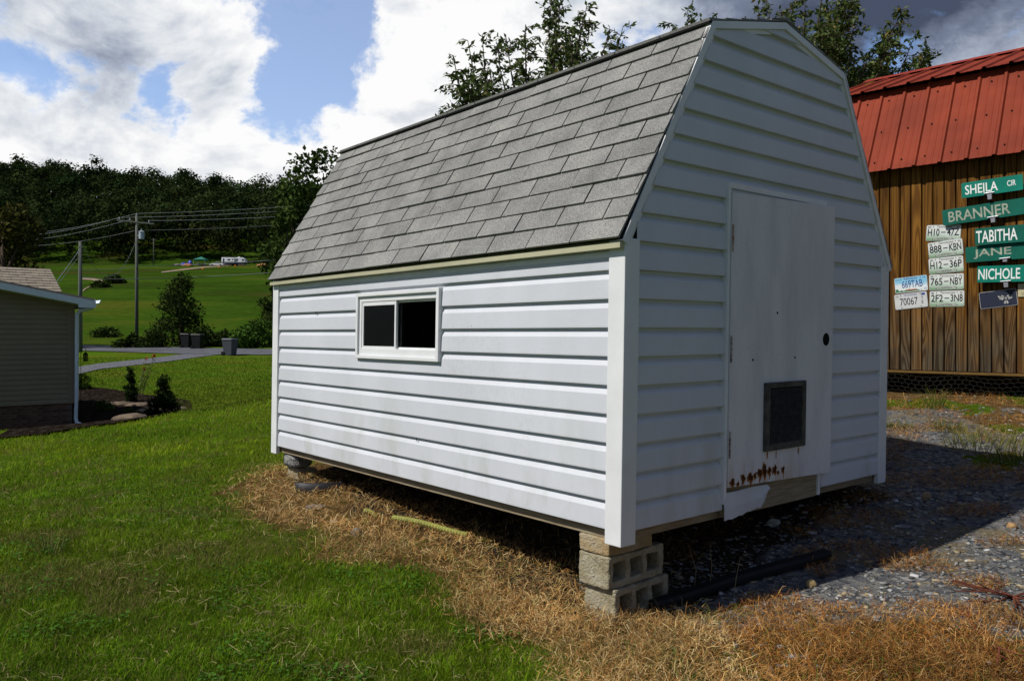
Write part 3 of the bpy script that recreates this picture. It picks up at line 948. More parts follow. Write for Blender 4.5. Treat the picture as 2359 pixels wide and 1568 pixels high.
for px_, pz_ in ((1.12, .975), (0.91, .735), (1.29, .74)):
    h = MB().lathe([(.007, 0), (.007, .001)], 8); h.v = [(px_ + x, dy(px_) - .001 - z, pz_ + y) for x, y, z in h.v]
    lean(h).build('bullet_hole', M_black, door_o)
for hz in (1.33, .785, .315):
    h = MB()
    for i in range(5):
        h.tube([(DX0 + .004, yo - .004, hz + i * .027 - .06), (DX0 + .004, yo - .004, hz + i * .027 - .036)], .0050, 8)
    lean(h).build('hinge', M_rust if hz < 1.2 else pm('hinge_painted', (.5, .45, .38), .7, .2, color2=(.25, .11, .05), vscale=40), door_o)
def blob(cx, cz, rx, rz, seed, off, mat, name):
    r = random.Random(seed); n = 15; vs = []
    for i in range(n):
        a = 2 * math.pi * i / n; k = .55 + .75 * r.random()
        vs.append((cx + rx * k * math.cos(a), dy(cx) - off, cz + rz * k * math.sin(a)))
    return lean(MB().add(vs, [tuple(range(n))])).build(name, mat, door_o, fix=False)
M_rust2 = pm('rust_halo', (.36, .17, .06), .9, .1, color2=(.20, .075, .025), vscale=45, detail=5)
M_rustd = pm('rust_hole', (.030, .014, .008), .95, .05, color2=(.09, .035, .012), vscale=60, detail=4)
for i, (cx_, cz_, rx_, rz_) in enumerate(((.755, .020, .020, .018), (.845, .030, .016, .026), (.905, .033, .018, .020), (.945, .040, .012, .018), (.985, .046, .020, .024), (1.030, .056, .018, .038), (1.070, .052, .016, .022), (1.120, .055, .018, .024), (1.195, .048, .012, .018), (1.150, .040, .009, .010), (.80, .010, .012, .008))):
    zb_ = DZ0 + .014 - .024 * (cx_ - DX0) / (DX1 - DX0)
    blob(cx_, zb_ + cz_, rx_ * 1.35, rz_ * 1.25, 700 + i, .0012, M_rust2, 'rust_stain')
    blob(cx_, zb_ + cz_ + .004, rx_ * .9, rz_ * .9, 700 + i, .0022, M_rustd, 'rust_hole')
    if i % 2 == 0: blob(cx_ + .004, zb_ + max(cz_ - .022, .006), rx_ * .4, .026, 800 + i, .0008, M_rust2, 'rust_stain')
for cx_, rx_ in ((1.05, .008), (1.13, .005), (1.34, .007)):
    blob(cx_, VZ0 - .022, rx_, .026, int(cx_ * 900), .0008, M_rust2, 'rust_stain')
# door trim and what shows below the door
lean(MB().box(DX0 - .022, DX0 - .004, -.040, .0, .03, DZ1 + .036)).build('door_trim', M_trim, shed)
lean(MB().box(DX0 - .004, DX1 - .045, -.040, .0, DZ1 + .010, DZ1 + .036)).build('door_trim', M_trim, shed)
lean(MB().box(DX1 - .085, DX1 - .062, -.036, -.010, -.035, DZ0 + .03)).build('door_trim', M_trim, shed)
lean(MB().box(DX0 - .004, DX1 - .086, -.026, -.001, -.040, DZ0 + .02)).build('sill_board', M_rim, shed)
# torn vinyl strip hanging under the door
ns_ = 14; tp = MB(); vs = []
for i in range(ns_):
    t = i / (ns_ - 1)
    x = DX0 - .02 + t * .37
    top = .085
    bot = -.050 + .030 * t + (.07 if i == ns_ - 1 else (.022 if i == ns_ - 2 else 0)) + .003 * math.sin(i * 2.1)
    y = -.040 - .006 * math.sin(t * 7)
    vs += [(x, y, bot), (x + .012 * math.sin(i * 3) * t, y - .006 * t, bot + (top - bot) * .45), (x, y + .006, top)]
fs = []
for i in range(ns_ - 1):
    for j in range(2):
        fs.append((i * 3 + j, (i + 1) * 3 + j, (i + 1) * 3 + j + 1, i * 3 + j + 1))
tp.add(vs, fs)
st = lean(tp).build('torn_strip', M_side, shed)
sm = st.modifiers.new('thick', 'SOLIDIFY'); sm.thickness = .003
# chips in the siding
for (y_, z_, s_) in ((2.92, 1.015, .022), (3.55, .86, .018), (1.60, .245, .016)):
    h = MB().add([(-.0185, y_ - s_ * .4, z_), (-.0185, y_, z_ - s_ * .8), (-.0185, y_ + s_ * .35, z_ + s_ * .2), (-.0185, y_ + s_ * .1, z_ + s_)], [(0, 1, 2, 3)])
    lean(h).build('chip_hole', M_black, side_wall)

# ================================================================== CONCRETE BLOCKS under the shed
M_conc = pm('concrete_block', (0.235, 0.20, 0.125), .95, .05, color2=(0.34, 0.315, 0.235), vscale=16, detail=8, bump=1.0, bscale=90, bdist=.008)
M_conc2 = pm('ochre_block', (0.30, 0.195, 0.085), .95, .1, color2=(0.33, 0.28, 0.19), vscale=9, detail=8, bump=1.0, bscale=90, bdist=.008)
M_conc3 = pm('grey_broken_block', (0.13, 0.13, 0.125), .95, .1, color2=(0.28, 0.28, 0.27), vscale=22, detail=8, bump=1.0, bscale=50, bdist=.02)
def block_mesh(ln, wd, ht, holes=3):
    """hollow block lying on its side: length x, core depth y, height z"""
    xs = [0.0]
    web = .032; cell = (ln - web * (holes + 1)) / holes
    for i in range(holes):
        xs += [xs[-1] + web, xs[-1] + web + cell]
    xs.append(ln)
    zs = [0, .032, ht - .032, ht]
    bm = bmesh.new()
    solid = lambda i, j: not (i % 2 == 1 and j == 1)
    V = {}
    def v(i, j, s):
        k = (i, j, s)
        if k not in V: V[k] = bm.verts.new((xs[i], 0 if s == 0 else wd, zs[j]))
        return V[k]
    NX, NZ = len(xs) - 1, 3
    for i in range(NX):
        for j in range(NZ):
            if not solid(i, j): continue
            bm.faces.new([v(i, j, 0), v(i + 1, j, 0), v(i + 1, j + 1, 0), v(i, j + 1, 0)])
            bm.faces.new([v(i, j, 1), v(i, j + 1, 1), v(i + 1, j + 1, 1), v(i + 1, j, 1)])
            for (di, dj, a, b_) in ((-1, 0, (i, j), (i, j + 1)), (1, 0, (i + 1, j), (i + 1, j + 1)), (0, -1, (i, j), (i + 1, j)), (0, 1, (i, j + 1), (i + 1, j + 1))):
                ni, nj = i + di, j + dj
                if ni < 0 or nj < 0 or ni >= NX or nj >= NZ or not solid(ni, nj):
                    bm.faces.new([v(*a, 0), v(*b_, 0), v(*b_, 1), v(*a, 1)])
    bmesh.ops.recalc_face_normals(bm, faces=bm.faces)
    me = bpy.data.meshes.new('concrete_block'); bm.to_mesh(me); bm.free()
    return me
_tx = bpy.data.textures.new('concrete_grain', 'CLOUDS'); _tx.noise_scale = .022; _tx.noise_depth = 4
_tx2 = bpy.data.textures.new('concrete_wear', 'CLOUDS'); _tx2.noise_scale = .09; _tx2.noise_depth = 2
def rough_up(o, k=1.0):
    m = o.modifiers.new('bevel', 'BEVEL'); m.width = .007; m.segments = 2; m.limit_method = 'ANGLE'
    m = o.modifiers.new('cut', 'SUBSURF'); m.subdivision_type = 'SIMPLE'; m.levels = 4; m.render_levels = 4
    for t, st in ((_tx2, .014 * k), (_tx, .007 * k)):
        m = o.modifiers.new('wear', 'DISPLACE'); m.texture = t; m.strength = st; m.mid_level = .5
def place_block(me, mat, a, b_, z, rz, label, name='concrete_block', tilt=(0, 0), group=None):
    o = bpy.data.objects.new(name, me); link(o)
    if not me.materials: me.materials.append(mat)
    x, y = sp(a, b_)
    o.location = (x, y, z)
    o.rotation_euler = (tilt[0], tilt[1], math.atan2(G.y, G.x) + rz)
    rough_up(o)
    return tag(o, label, 'concrete block', group)
zt = SHED_O.z - .049
place_block(block_mesh(.39, .185, .145), M_conc, -.004, .066, zt - .080 - .146, .03, 'three-hole concrete block directly under the ochre slab at the near shed corner', group='supports under the shed')
place_block(block_mesh(.39, .185, .147), M_conc, .018, .048, zt - .080 - .294, .05, 'chipped three-hole concrete block sunk in straw at the bottom of its stack', tilt=(0, .01), group='supports under the shed')
cap = MB().box(0, .30, 0, .185, 0, .077).build('cap_block', M_conc2, None); rough_up(cap)
x, y = sp(.0, .068); cap.location = (x, y, zt - .0775); cap.rotation_euler = (0, 0, math.atan2(G.y, G.x) + .02)
tag(cap, 'solid ochre concrete slab block touching the shed, topmost of its stack', 'concrete block', 'supports under the shed')
# mortar lump on the upper block face
# far corner of the side wall: a broken grey lump on a half block
def lump(name, sx, sy, sz, seed, mat, sub=2, amp=.18, loc=(0, 0, 0), rz=0, flat=1.0):
    bm = bmesh.new()
    bmesh.ops.create_icosphere(bm, subdivisions=sub, radius=1)
    r = random.Random(seed)
    off = Vector((r.random() * 9, r.random() * 9, r.random() * 9))
    from mathutils import noise as mn
    for v in bm.verts:
        k = 1 + amp * mn.noise(v.co * 1.6 + off) + amp * .5 * mn.noise(v.co * 4 + off)
        c = v.co * k
        # squarish
        c = Vector([math.copysign(abs(q) ** flat, q) for q in c])
        v.co = Vector((c.x * sx, c.y * sy, c.z * sz))
    me = bpy.data.meshes.new(name); bm.to_mesh(me); bm.free()
    me.materials.append(mat)
    o = bpy.data.objects.new(name, me); link(o)
    o.location = loc; o.rotation_euler = (0, 0, rz)
    return o
ang = math.atan2(G.y, G.x)
x, y = sp(.10, SL - .16)
o = lump('broken_block', .085, .125, .055, 3, M_conc3, 3, .22, (x, y, zt - .056), ang, .6)
tag(o, 'rough broken grey concrete lump under the far corner of the side wall', 'concrete block', 'supports under the shed')
x, y = sp(.055, SL - .25)
hb = MB().box(0, .16, 0, .19, -.10, .13).build('half_block', M_conc, None); rough_up(hb)
hb.location = (x, y, zt - .111 - .13); hb.rotation_euler = (0, .08, ang)
tag(hb, 'tan half block below the broken grey lump, half buried in dry grass', 'concrete block', 'supports under the shed')
x, y = sp(SW - .55, .45)
pb = MB().box(0, .19, 0, .39, -.1, .10).build('flat_block', M_conc, None, bevel=.01)
pb.location = (x, y, zt - .102); pb.rotation_euler = (0, 0, ang)
tag(pb, 'flat concrete block in deep shade under the door end of the shed', 'concrete block', 'supports under the shed')

# ================================================================== BARN with red metal roof
BR = Vector((0.7206, -0.6934, 0)); BN = Vector((-0.6934, -0.7206, 0))          # along the wall to the right, and outwards
BO = Vector((4.15, 7.80, 0))
ZW0, ZW1 = CAMZ - .36, CAMZ + 1.66
BM = Matrix(((BR.x, -BN.x, 0, BO.x), (BR.y, -BN.y, 0, BO.y), (0, 0, 1, 0), (0, 0, 0, 1)))  # x along, y inwards, z up
barn = thing('wooden_barn', 'brown board-sided barn with red ribbed metal roof, hung with street signs and plates', 'barn', mat=BM)
KL, KR = -1.30, 6.2                 # ends of the wall
BWID = 3.66

def wood_mat():
    m, nt, b = nodes_of('barn_board')
    L = nt.links.new; N = nt.nodes.new
    tcn = N('ShaderNodeTexCoord'); oi = N('ShaderNodeObjectInfo')
    sh = N('ShaderNodeVectorMath'); sh.operation = 'SCALE'; sh.inputs[0].default_value = (13.1, 7.7, 31.7); L(oi.outputs['Random'], sh.inputs['Scale'])
    ad = N('ShaderNodeVectorMath'); ad.operation = 'ADD'; L(tcn.outputs['Object'], ad.inputs[0]); L(sh.outputs[0], ad.inputs[1])
    def noise(s, st, d=5, r=.6, dist=0):
        mp = N('ShaderNodeMapping'); mp.inputs['Scale'].default_value = st; L(ad.outputs[0], mp.inputs[0])
        n = N('ShaderNodeTexNoise'); n.inputs['Scale'].default_value = s; n.inputs['Detail'].default_value = d; n.inputs['Roughness'].default_value = r; n.inputs['Distortion'].default_value = dist
        L(mp.outputs[0], n.inputs['Vector']); return n.outputs['Fac']
    def ramp(v, stops):
        r = N('ShaderNodeValToRGB'); el = r.color_ramp.elements
        el[0].position, el[0].color = stops[0][0], (*stops[0][1], 1); el[1].position, el[1].color = stops[-1][0], (*stops[-1][1], 1)
        for p, c in stops[1:-1]:
            k = el.new(p); k.color = (*c, 1)
        L(v, r.inputs[0]); return r.outputs[0]
    def mix(f, a, c):
        x = N('ShaderNodeMix'); x.data_type = 'RGBA'; L(f, x.inputs['Factor']); L(a, x.inputs['A']); L(c, x.inputs['B']); return x.outputs['Result']
    # growth rings: bands of a slowly bending field
    fld = noise(2.6, (2.6, 1, .18), 2, .5, .35)
    mu = N('ShaderNodeMath'); mu.operation = 'MULTIPLY'; L(fld, mu.inputs[0]); mu.inputs[1].default_value = 85.0
    sn = N('ShaderNodeMath'); sn.operation = 'SINE'; L(mu.outputs[0], sn.inputs[0])
    ring = N('ShaderNodeMapRange'); L(sn.outputs[0], ring.inputs[0]); ring.inputs[1].default_value = -1; ring.inputs[2].default_value = 1
    fib = noise(30, (6, 1, .25), 6, .7)
    gold = mix(ring.outputs[0], ramp(fib, [(.3, (.46, .20, .030)), (.7, (.62, .30, .060))]), ramp(fib, [(.3, (.19, .075, .014)), (.7, (.32, .14, .030))]))
    grey = mix(ring.outputs[0], ramp(fib, [(.3, (.25, .19, .115)), (.7, (.36, .30, .21))]), ramp(fib, [(.3, (.09, .062, .036)), (.7, (.15, .108, .066))]))
    sep = N('ShaderNodeSeparateXYZ'); L(tcn.outputs['Object'], sep.inputs[0])
    hgt = N('ShaderNodeMapRange'); L(sep.outputs['Z'], hgt.inputs[0]); hgt.inputs[1].default_value = .2; hgt.inputs[2].default_value = 1.55; hgt.inputs[3].default_value = .42; hgt.inputs[4].default_value = -.30
    sm_ = N('ShaderNodeMath'); sm_.operation = 'ADD'; L(hgt.outputs[0], sm_.inputs[0]); L(noise(3.0, (1.6, 1, .8), 5, .65), sm_.inputs[1])
    mr = N('ShaderNodeMapRange'); L(sm_.outputs[0], mr.inputs[0]); mr.inputs[1].default_value = .56; mr.inputs[2].default_value = 1.05
    c = mix(mr.outputs[0], gold, grey)
    v = N('ShaderNodeMapRange'); L(oi.outputs['Random'], v.inputs[0]); v.inputs[3].default_value = .20; v.inputs[4].default_value = .40
    vm = N('ShaderNodeVectorMath'); vm.operation = 'SCALE'; L(c, vm.inputs[0]); L(v.outputs[0], vm.inputs['Scale'])
    L(vm.outputs[0], b.inputs['Base Color'])
    b.inputs['Roughness'].default_value = .8; b.inputs['Specular IOR Level'].default_value = .08
    bp = N('ShaderNodeBump'); bp.inputs['Strength'].default_value = .5; bp.inputs['Distance'].default_value = .004
    L(ring.outputs[0], bp.inputs['Height']); L(bp.outputs[0], b.inputs['Normal'])
    return m
M_wood = wood_mat()
M_red = pm('red_metal', (0.195, 0.031, 0.013), .6, .08, var=.16, vscale=2.5, detail=5)
M_redd = pm('red_metal_edge', (0.22, 0.030, 0.018), .6, .12, var=.10)
M_skid = pm('skid_timber', (0.16, 0.09, 0.02), .8, .2, color2=(.10, .06, .02), vscale=8, detail=6, stretch=(1, 1, 6))

bw = MB().box(KL, KR, .022, .06, ZW0 + .01, ZW1).build('barn_wall', M_sheath, barn)
PW = .1005
pm_ = MB()
e_ = .006
pm_.prism([(0, 0), (e_, -.014), (PW - .004 - e_, -.014), (PW - .004, 0), (PW - .004, .020), (0, .020)], 0, ZW1 - ZW0, 'z')
pl0 = pm_.build('board', M_wood, bw)
k = KL; i = 0
while k < KR - PW:
    o = pl0 if i == 0 else copy_obj(pl0, bw)
    o.location = (k, 0, ZW0 - random.uniform(0, .004))
    k += PW; i += 1
# end walls and back
endp = [(0, ZW0), (0, ZW1), (.335, CAMZ + 2.50), (BWID / 2, CAMZ + 3.13), (BWID - .335, CAMZ + 2.50), (BWID, ZW1), (BWID, ZW0)]
for kk in (KL + .001, KR - .05):
    ew = MB().prism([(p[0] + .0, p[1]) for p in endp], kk, kk + .049, 'x').build('end_wall', M_wood, barn)
MB().box(KL + .06, KR - .06, BWID - .04, BWID, ZW0, ZW1).build('back_wall', M_wood, barn)
# floor skids
MB().box(KL - .01, KR, -.016, .10, ZW0 - .030, ZW0 - .008).build('skid_board', M_skid, barn)
MB().box(KL, KR, .95, 1.07, ZW0 - .20, ZW0 - .047).build('skid_beam', M_skid, barn)
MB().box(KL, KR, 1.7, 1.85, ZW0 - .20, ZW0 - .047).build('skid_beam', M_skid, barn)
MB().box(KL, KR, .11, BWID - .05, ZW0 - .046, ZW0 - .02).build('floor', M_sheath, barn)
# metal roof panels
def metal_panel(p, q, w, name, mat, parent, k0, ribs=4, ends=False):
    """sheet from p to q (y, z) with ribs; k0 start along the wall"""
    d = Vector((q[0] - p[0], q[1] - p[1])); n = Vector((-d.y, d.x)).normalized()
    if n.y < 0: n = -n
    prof = []
    sp_ = w / ribs
    for r in range(ribs):
        b0 = r * sp_
        prof += [(b0, 0), (b0 + .012, .020), (b0 + .034, .020), (b0 + .046, 0), (b0 + sp_ * .42, 0), (b0 + sp_ * .45, .0025), (b0 + sp_ * .50, .0025), (b0 + sp_ * .53, 0),
                 (b0 + sp_ * .70, 0), (b0 + sp_ * .73, .0025), (b0 + sp_ * .78, .0025), (b0 + sp_ * .81, 0)]
    prof.append((w + .004, 0.001))
    vs = []
    for base in (p, q):
        for x, h in prof:
            vs.append((k0 + x, base[0] + n.x * h, base[1] + n.y * h))
    nn = len(prof)
    # thickness: under sheet
    for base in (p, q):
        for x, h in prof:
            vs.append((k0 + x, base[0] + n.x * (h - .003), base[1] + n.y * (h - .003)))
    fs = [(j, j + 1, nn + j + 1, nn + j) for j in range(nn - 1)]
    fs += [(2 * nn + j, 3 * nn + j, 3 * nn + j + 1, 2 * nn + j + 1) for j in range(nn - 1)]
    fs += [(j, 2 * nn + j, 2 * nn + j + 1, j + 1) for j in range(nn - 1)]
    fs += [(nn + j, nn + j + 1, 3 * nn + j + 1, 3 * nn + j) for j in range(nn - 1)]
    return MB().add(vs, fs).build(name, mat, parent, fix=False)
E0 = (-.13, CAMZ + 1.615); E1 = (.362, CAMZ + 2.535)
U0 = (.262, CAMZ + 2.540); U1 = (BWID / 2, CAMZ + 2.540 + (BWID / 2 - .262) * .36)
rf = MB().prism([(E0[0] + .06, E0[1] + .09), (E1[0], E1[1] - .02), (E1[0] + .05, E1[1] - .02), (.06, ZW1 + .0)], KL - .05, KR, 'x').build('roof', M_sheath, barn)
MB().prism([(E1[0] + .06, E1[1] - .0), (U1[0], U1[1] - .02), (BWID - .4, E1[1]), (BWID / 2, U1[1] - .14)], KL - .05, KR, 'x').build('roof_deck', M_sheath, barn)
kk = KL - .10
while kk < KR:
    metal_panel(E0, E1, .916, 'roof_panel', M_red, rf, kk)
    metal_panel(U0, U1, .916, 'roof_panel', M_red, rf, kk + .05)
    kk += .916
metal_panel((BWID + .13, E0[1]), (BWID - .345, E1[1]), KR - KL + .1, 'roof_panel', M_red, rf, KL - .1, 32)
metal_panel((BWID - .235, U0[1]), U1, KR - KL + .1, 'roof_panel', M_red, rf, KL - .1, 32)
MB().prism([(BWID / 2 - .16, U1[1] - .035), (BWID / 2, U1[1] + .035), (BWID / 2 + .16, U1[1] - .035), (BWID / 2, U1[1] + .025)], KL - .1, KR, 'x').build('ridge_cap', M_redd, barn)
# dark screw heads
scr = MB()
dn = Vector((E1[0] - E0[0], E1[1] - E0[1])); nn_ = Vector((-dn.y, dn.x)).normalized()
for jj in range(30):
    for t in (.10, .47, .86):
        kx_ = KL - .1 + jj * .229 + .115 + random.uniform(-.02, .02)
        y_, z_ = E0[0] + dn.x * t, E0[1] + dn.y * t
        c_ = (kx_, y_ + nn_.x * .006, z_ + nn_.y * .006)
        s_ = .006
        scr.box(c_[0] - s_, c_[0] + s_, c_[1] - s_, c_[1] + s_, c_[2] - s_, c_[2] + s_)
so_ = scr.build('screws', M_shdark, rf); so_['kind'] = 'stuff'
# pier blocks under the barn
for kx_ in (-.9, 1.6, 3.6):
    MB().box(kx_, kx_ + .39, .93, 1.12, T1(*(BM @ Vector((kx_, 1.0, 0))).xy) - .06, ZW0 - .202).build('pier_block', M_conc3, barn)

# chicken wire across the gap below
M_wire = pm('galvanised_wire', (.10, .10, .095), .6, .3, .5)
cw = MB()
hx, hz = .062, .054
zt_ = ZW0 - .05
for r in range(7):
    for c_ in range(46):
        x0 = -1.2 + c_ * hx + (r % 2) * hx / 2
        z0 = zt_ - r * hz * .72
        wob_ = lambda a, b_: (a, -.045 + .03 * math.sin(a * 5 + b_ * 9), b_ + .012 * math.sin(a * 11))
        A, B, C, D_ = wob_(x0, z0), wob_(x0 + hx / 2, z0 - hz * .22), wob_(x0 + hx, z0), wob_(x0, z0 - hz * .5)
        A2 = wob_(x0 + hx / 2, z0 - hz * .22); D2 = wob_(x0 + hx / 2, z0 - hz * .72)
        for s_, e2 in ((A, A2), (A2, C), (A2, D2)):
            cw.tube([s_, e2], .0008, 3, False)
cwo = cw.build('chicken_wire', M_wire, None, fix=False)
cwo.matrix_world = BM
tag(cwo, 'sagging hexagonal chicken wire closing the gap under the barn', 'wire mesh')
cwo['kind'] = 'stuff'

# ------------------------------------------------------------------ signs and plates on the barn
SM = Matrix(((BR.x, 0, BN.x, BO.x), (BR.y, 0, BN.y, BO.y), (0, 1, 0, 0), (0, 0, 0, 1)))     # x right, y up, z out of the wall
def on_wall(px, py, out=.0):
    d = Vector(((px - CX) / FPX, 1, -(py - HOR) / FPX))
    c = Vector((0, 0, CAMZ)); o_ = BO + BN * out
    t = (Vector((o_.x, o_.y, 0)) - c).dot(BN) / d.dot(BN)
    p = c + d * t
    return Vector(((p - o_).xy.dot(BR.xy), p.z))
def z5(zx, zy):      # close-up coordinates to the photograph's
    return ((2560 + zx * .2806) * .78633, (480 + zy * .2806) * .78633)
_tcache = {}
def text_mesh(s, w, h, mat, bold=0.0, shear=0.0, name='lettering'):
    cu = bpy.data.curves.new('t', 'FONT'); cu.body = s; cu.size = 1; cu.offset = bold; cu.shear = shear; cu.resolution_u = 3
    ob = bpy.data.objects.new('t', cu)
    me = bpy.data.meshes.new_from_object(ob)
    bpy.data.objects.remove(ob); bpy.data.curves.remove(cu)
    n = len(me.vertices)
    co = np.empty(n * 3, np.float32); me.vertices.foreach_get('co', co); co = co.reshape(-1, 3)
    mn_, mx_ = co.min(0), co.max(0)
    co -= (mn_ + mx_) / 2
    sx = w / (mx_[0] - mn_[0]); sy = h / (mx_[1] - mn_[1]) if h else sx
    co[:, 0] *= sx; co[:, 1] *= sy; co[:, 2] = 0
    me.vertices.foreach_set('co', co.ravel())
    me.name = name; me.materials.clear(); me.materials.append(mat)
    return me
def put_text(par, s, x, y, w, h, mat, z=.0025, bold=0.0, shear=0.0, rot=0.0, name='lettering'):
    o = bpy.data.objects.new(name, text_mesh(s, w, h, mat, bold, shear, name)); link(o, par)
    o.location = (x, y, z); o.rotation_euler = (0, 0, rot)
    return o
def rounded(w, h, r, n=5):
    p = []
    for cx, cy, a0 in ((w / 2 - r, h / 2 - r, 0), (-w / 2 + r, h / 2 - r, 90), (-w / 2 + r, -h / 2 + r, 180), (w / 2 - r, -h / 2 + r, 270)):
        for k in range(n):
            a = math.radians(a0 + 90 * k / (n - 1)); p.append((cx + r * math.cos(a), cy + r * math.sin(a)))
    return p
def wall_thing(name, label, cat, cxy, ang_, out, group=None):
    m = SM @ Matrix.Translation((cxy.x, cxy.y, out)) @ Matrix.Rotation(ang_, 4, 'Z')
    return thing(name, label, cat, group=group, mat=m)
M_ink = pm('plate_ink', (.012, .014, .02), .5, .3)
M_inkb = pm('plate_blue_ink', (.02, .05, .22), .5, .3)
M_green_ink = pm('plate_green_ink', (.03, .16, .07), .6, .3)
M_redink = pm('plate_red_ink', (.45, .05, .04), .6, .3)
def plate_mat(name, top, mid, low, a=.22, b2=.5):
    m, nt, b = nodes_of(name); L = nt.links.new; N = nt.nodes.new
    tcn = N('ShaderNodeTexCoord'); sep = N('ShaderNodeSeparateXYZ'); L(tcn.outputs['Generated'], sep.inputs[0])
    n = N('ShaderNodeTexNoise'); n.inputs['Scale'].default_value = 5; n.inputs['Detail'].default_value = 6; L(tcn.outputs['Generated'], n.inputs['Vector'])
    ad = N('ShaderNodeMath'); ad.operation = 'MULTIPLY_ADD'; L(n.outputs['Fac'], ad.inputs[0]); ad.inputs[1].default_value = .5; L(sep.outputs['Y'], ad.inputs[2])
    ad2 = N('ShaderNodeMath'); ad2.operation = 'MULTIPLY_ADD'; L(sep.outputs['X'], ad2.inputs[0]); ad2.inputs[1].default_value = .15; L(ad.outputs[0], ad2.inputs[2])
    r = N('ShaderNodeValToRGB'); el = r.color_ramp.elements
    el[0].position, el[0].color = a + .15, (*low, 1); el[1].position, el[1].color = .98, (*top, 1); k = el.new(b2 + .2); k.color = (*mid, 1)
    L(ad2.outputs[0], r.inputs[0]); L(r.outputs[0], b.inputs['Base Color'])
    b.inputs['Roughness'].default_value = .38; b.inputs['Specular IOR Level'].default_value = .4
    return m
M_tn = plate_mat('tennessee_plate', (.62, .65, .62), (.52, .60, .54), (.20, .32, .19), .20)
M_in = plate_mat('indiana_plate', (.22, .48, .66), (.66, .72, .74), (.66, .70, .68), .30)
M_tr = plate_mat('trailer_plate', (.52, .53, .54), (.56, .57, .57), (.50, .51, .51))
M_navy = pm('navy_plate', (.020, .024, .045), .45, .3, color2=(.30, .31, .34), vscale=22, detail=8, lo=.66, hi=.74)
M_rimp = pm('plate_rim', (.50, .52, .52), .4, .4, .3)
M_stick = pm('sticker', (.35, .36, .34), .5, .3, var=.3, vscale=60)
PWD, PHT = .305, .152
def plate(key, zc, label, matp, ang_, build, out=.016):
    c = on_wall(*z5(*zc), out)
    t = wall_thing('license_plate', label, 'license plate', c, ang_, out, 'license plates nailed to the barn')
    MB().prism(rounded(PWD, PHT, .014), -.001, .0012, 'z').build('plate_rim', M_rimp, t)
    MB().prism(rounded(PWD - .007, PHT - .007, .011), .0005, .0020, 'z').build('plate_face', matp, t)
    build(t)
    for sx_, sy_ in ((-.09, .060), (.09, .060), (-.09, -.060), (.09, -.060)):
        MB().lathe([(.0045, .001), (.004, .0045)], 8, (sx_, sy_, 0)).build('bolt', M_shdark, t)
    return t
def tn(num, county, month, dash=True):
    def f(t):
        put_text(t, 'Tennessee', .008, .0590, .130, .022, M_ink, shear=.35)
        l, r = num.split('-')
        put_text(t, l, -.086, .006, .105, .070, M_ink, bold=.016)
        put_text(t, r, .086, .006, .105, .070, M_ink, bold=.016)
        MB().box(-.020, .020, .001, .010, .002, .0028).build('dash', M_ink, t)
        MB().box(-.085, .085, -.064, -.046, .0018, .0023).build('county_sticker', M_stick, t)
        put_text(t, county, 0, -.055, .095, .012, M_ink, z=.0029)
        MB().box(-.140, -.112, .046, .064, .0018, .0024).build('month_sticker', M_stick, t)
        put_text(t, month, -.126, .055, .020, .010, M_ink, z=.0029)
        MB().box(.112, .140, .046, .064, .0018, .0024).build('year_sticker', M_stick, t)
    return f
def z_ang(p0, p1):
    a, b_ = on_wall(*z5(*p0)), on_wall(*z5(*p1))
    return math.atan2(b_.y - a.y, b_.x - a.x)
plate(1, (726, 720), 'pale green plate reading H10-47Z, topmost of the plate column', M_tn, z_ang((535, 645), (925, 635)) , tn('H10-47Z', 'BLOUNT', 'JAN'))
plate(2, (748, 884), 'tilted pale green plate reading 888-KBN', M_tn, z_ang((553, 830), (942, 772)), tn('888-KBN', 'JEFFERSON', 'MAR'), .018)
plate(3, (753, 1055), 'pale green plate reading H12-36P', M_tn, z_ang((560, 1000), (945, 958)), tn('H12-36P', 'GREENE', 'JUN'))
plate(4, (757, 1232), 'pale green plate reading 765-NBY with a white corner sticker', M_tn, z_ang((565, 1155), (950, 1135)), tn('765-NBY', 'JEFFERSON', 'AUG'), .018)
plate(5, (762, 1407), 'pale green plate reading 2F2-3N8, lowest of the plate column', M_tn, z_ang((570, 1330), (955, 1318)), tn('2F2-3N8', 'HAWKINS', 'FEB'))
def ind(t):
    put_text(t, 'INDIANA', .0, .059, .125, .020, M_inkb, bold=.01)
    put_text(t, '669TAB', .012, .004, .190, .072, M_inkb, bold=.004)
    put_text(t, '03-21', -.122, .056, .040, .012, M_inkb)
    put_text(t, '19', .122, .056, .024, .014, M_inkb)
    put_text(t, '49', .128, -.055, .026, .014, M_inkb)
    m = MB(); vs = [(-.147, -.068, .0022)]
    for i in range(13):
        vs.append((-.147 + i * .0185, -.058 + .020 * max(0, math.cos(i * .9)) * (1 - i / 14) + .012 * (i % 2) * (1 - i / 13), .0022))
    vs.append((.075, -.068, .0022)); m.add(vs, [tuple(range(len(vs)))]); m.build('print', M_green_ink, t, fix=False)
    MB().box(-.05, .05, -.056, -.048, .0021, .0025).build('print', M_redink, t)
plate(6, (388, 1257), 'sky blue and white plate reading 669TAB', M_in, z_ang((212, 1198), (560, 1155)), ind)
def trl(t):
    put_text(t, 'TENNESSEE', .0, .058, .125, .016, M_inkb)
    put_text(t, '70067', -.02, -.004, .165, .072, M_ink, bold=.004)
    put_text(t, 'T', .106, .018, .018, .030, M_ink, bold=.004)
    put_text(t, 'E', .106, -.022, .018, .030, M_ink, bold=.004)
    MB().box(.100, .134, .044, .064, .0018, .0024).build('year_sticker', M_inkb, t)
    MB().box(-.140, -.112, .044, .062, .0018, .0024).build('month_sticker', M_stick, t)
plate(7, (388, 1428), 'plain grey plate reading 70067', M_tr, z_ang((202, 1370), (568, 1326)), trl, .018)
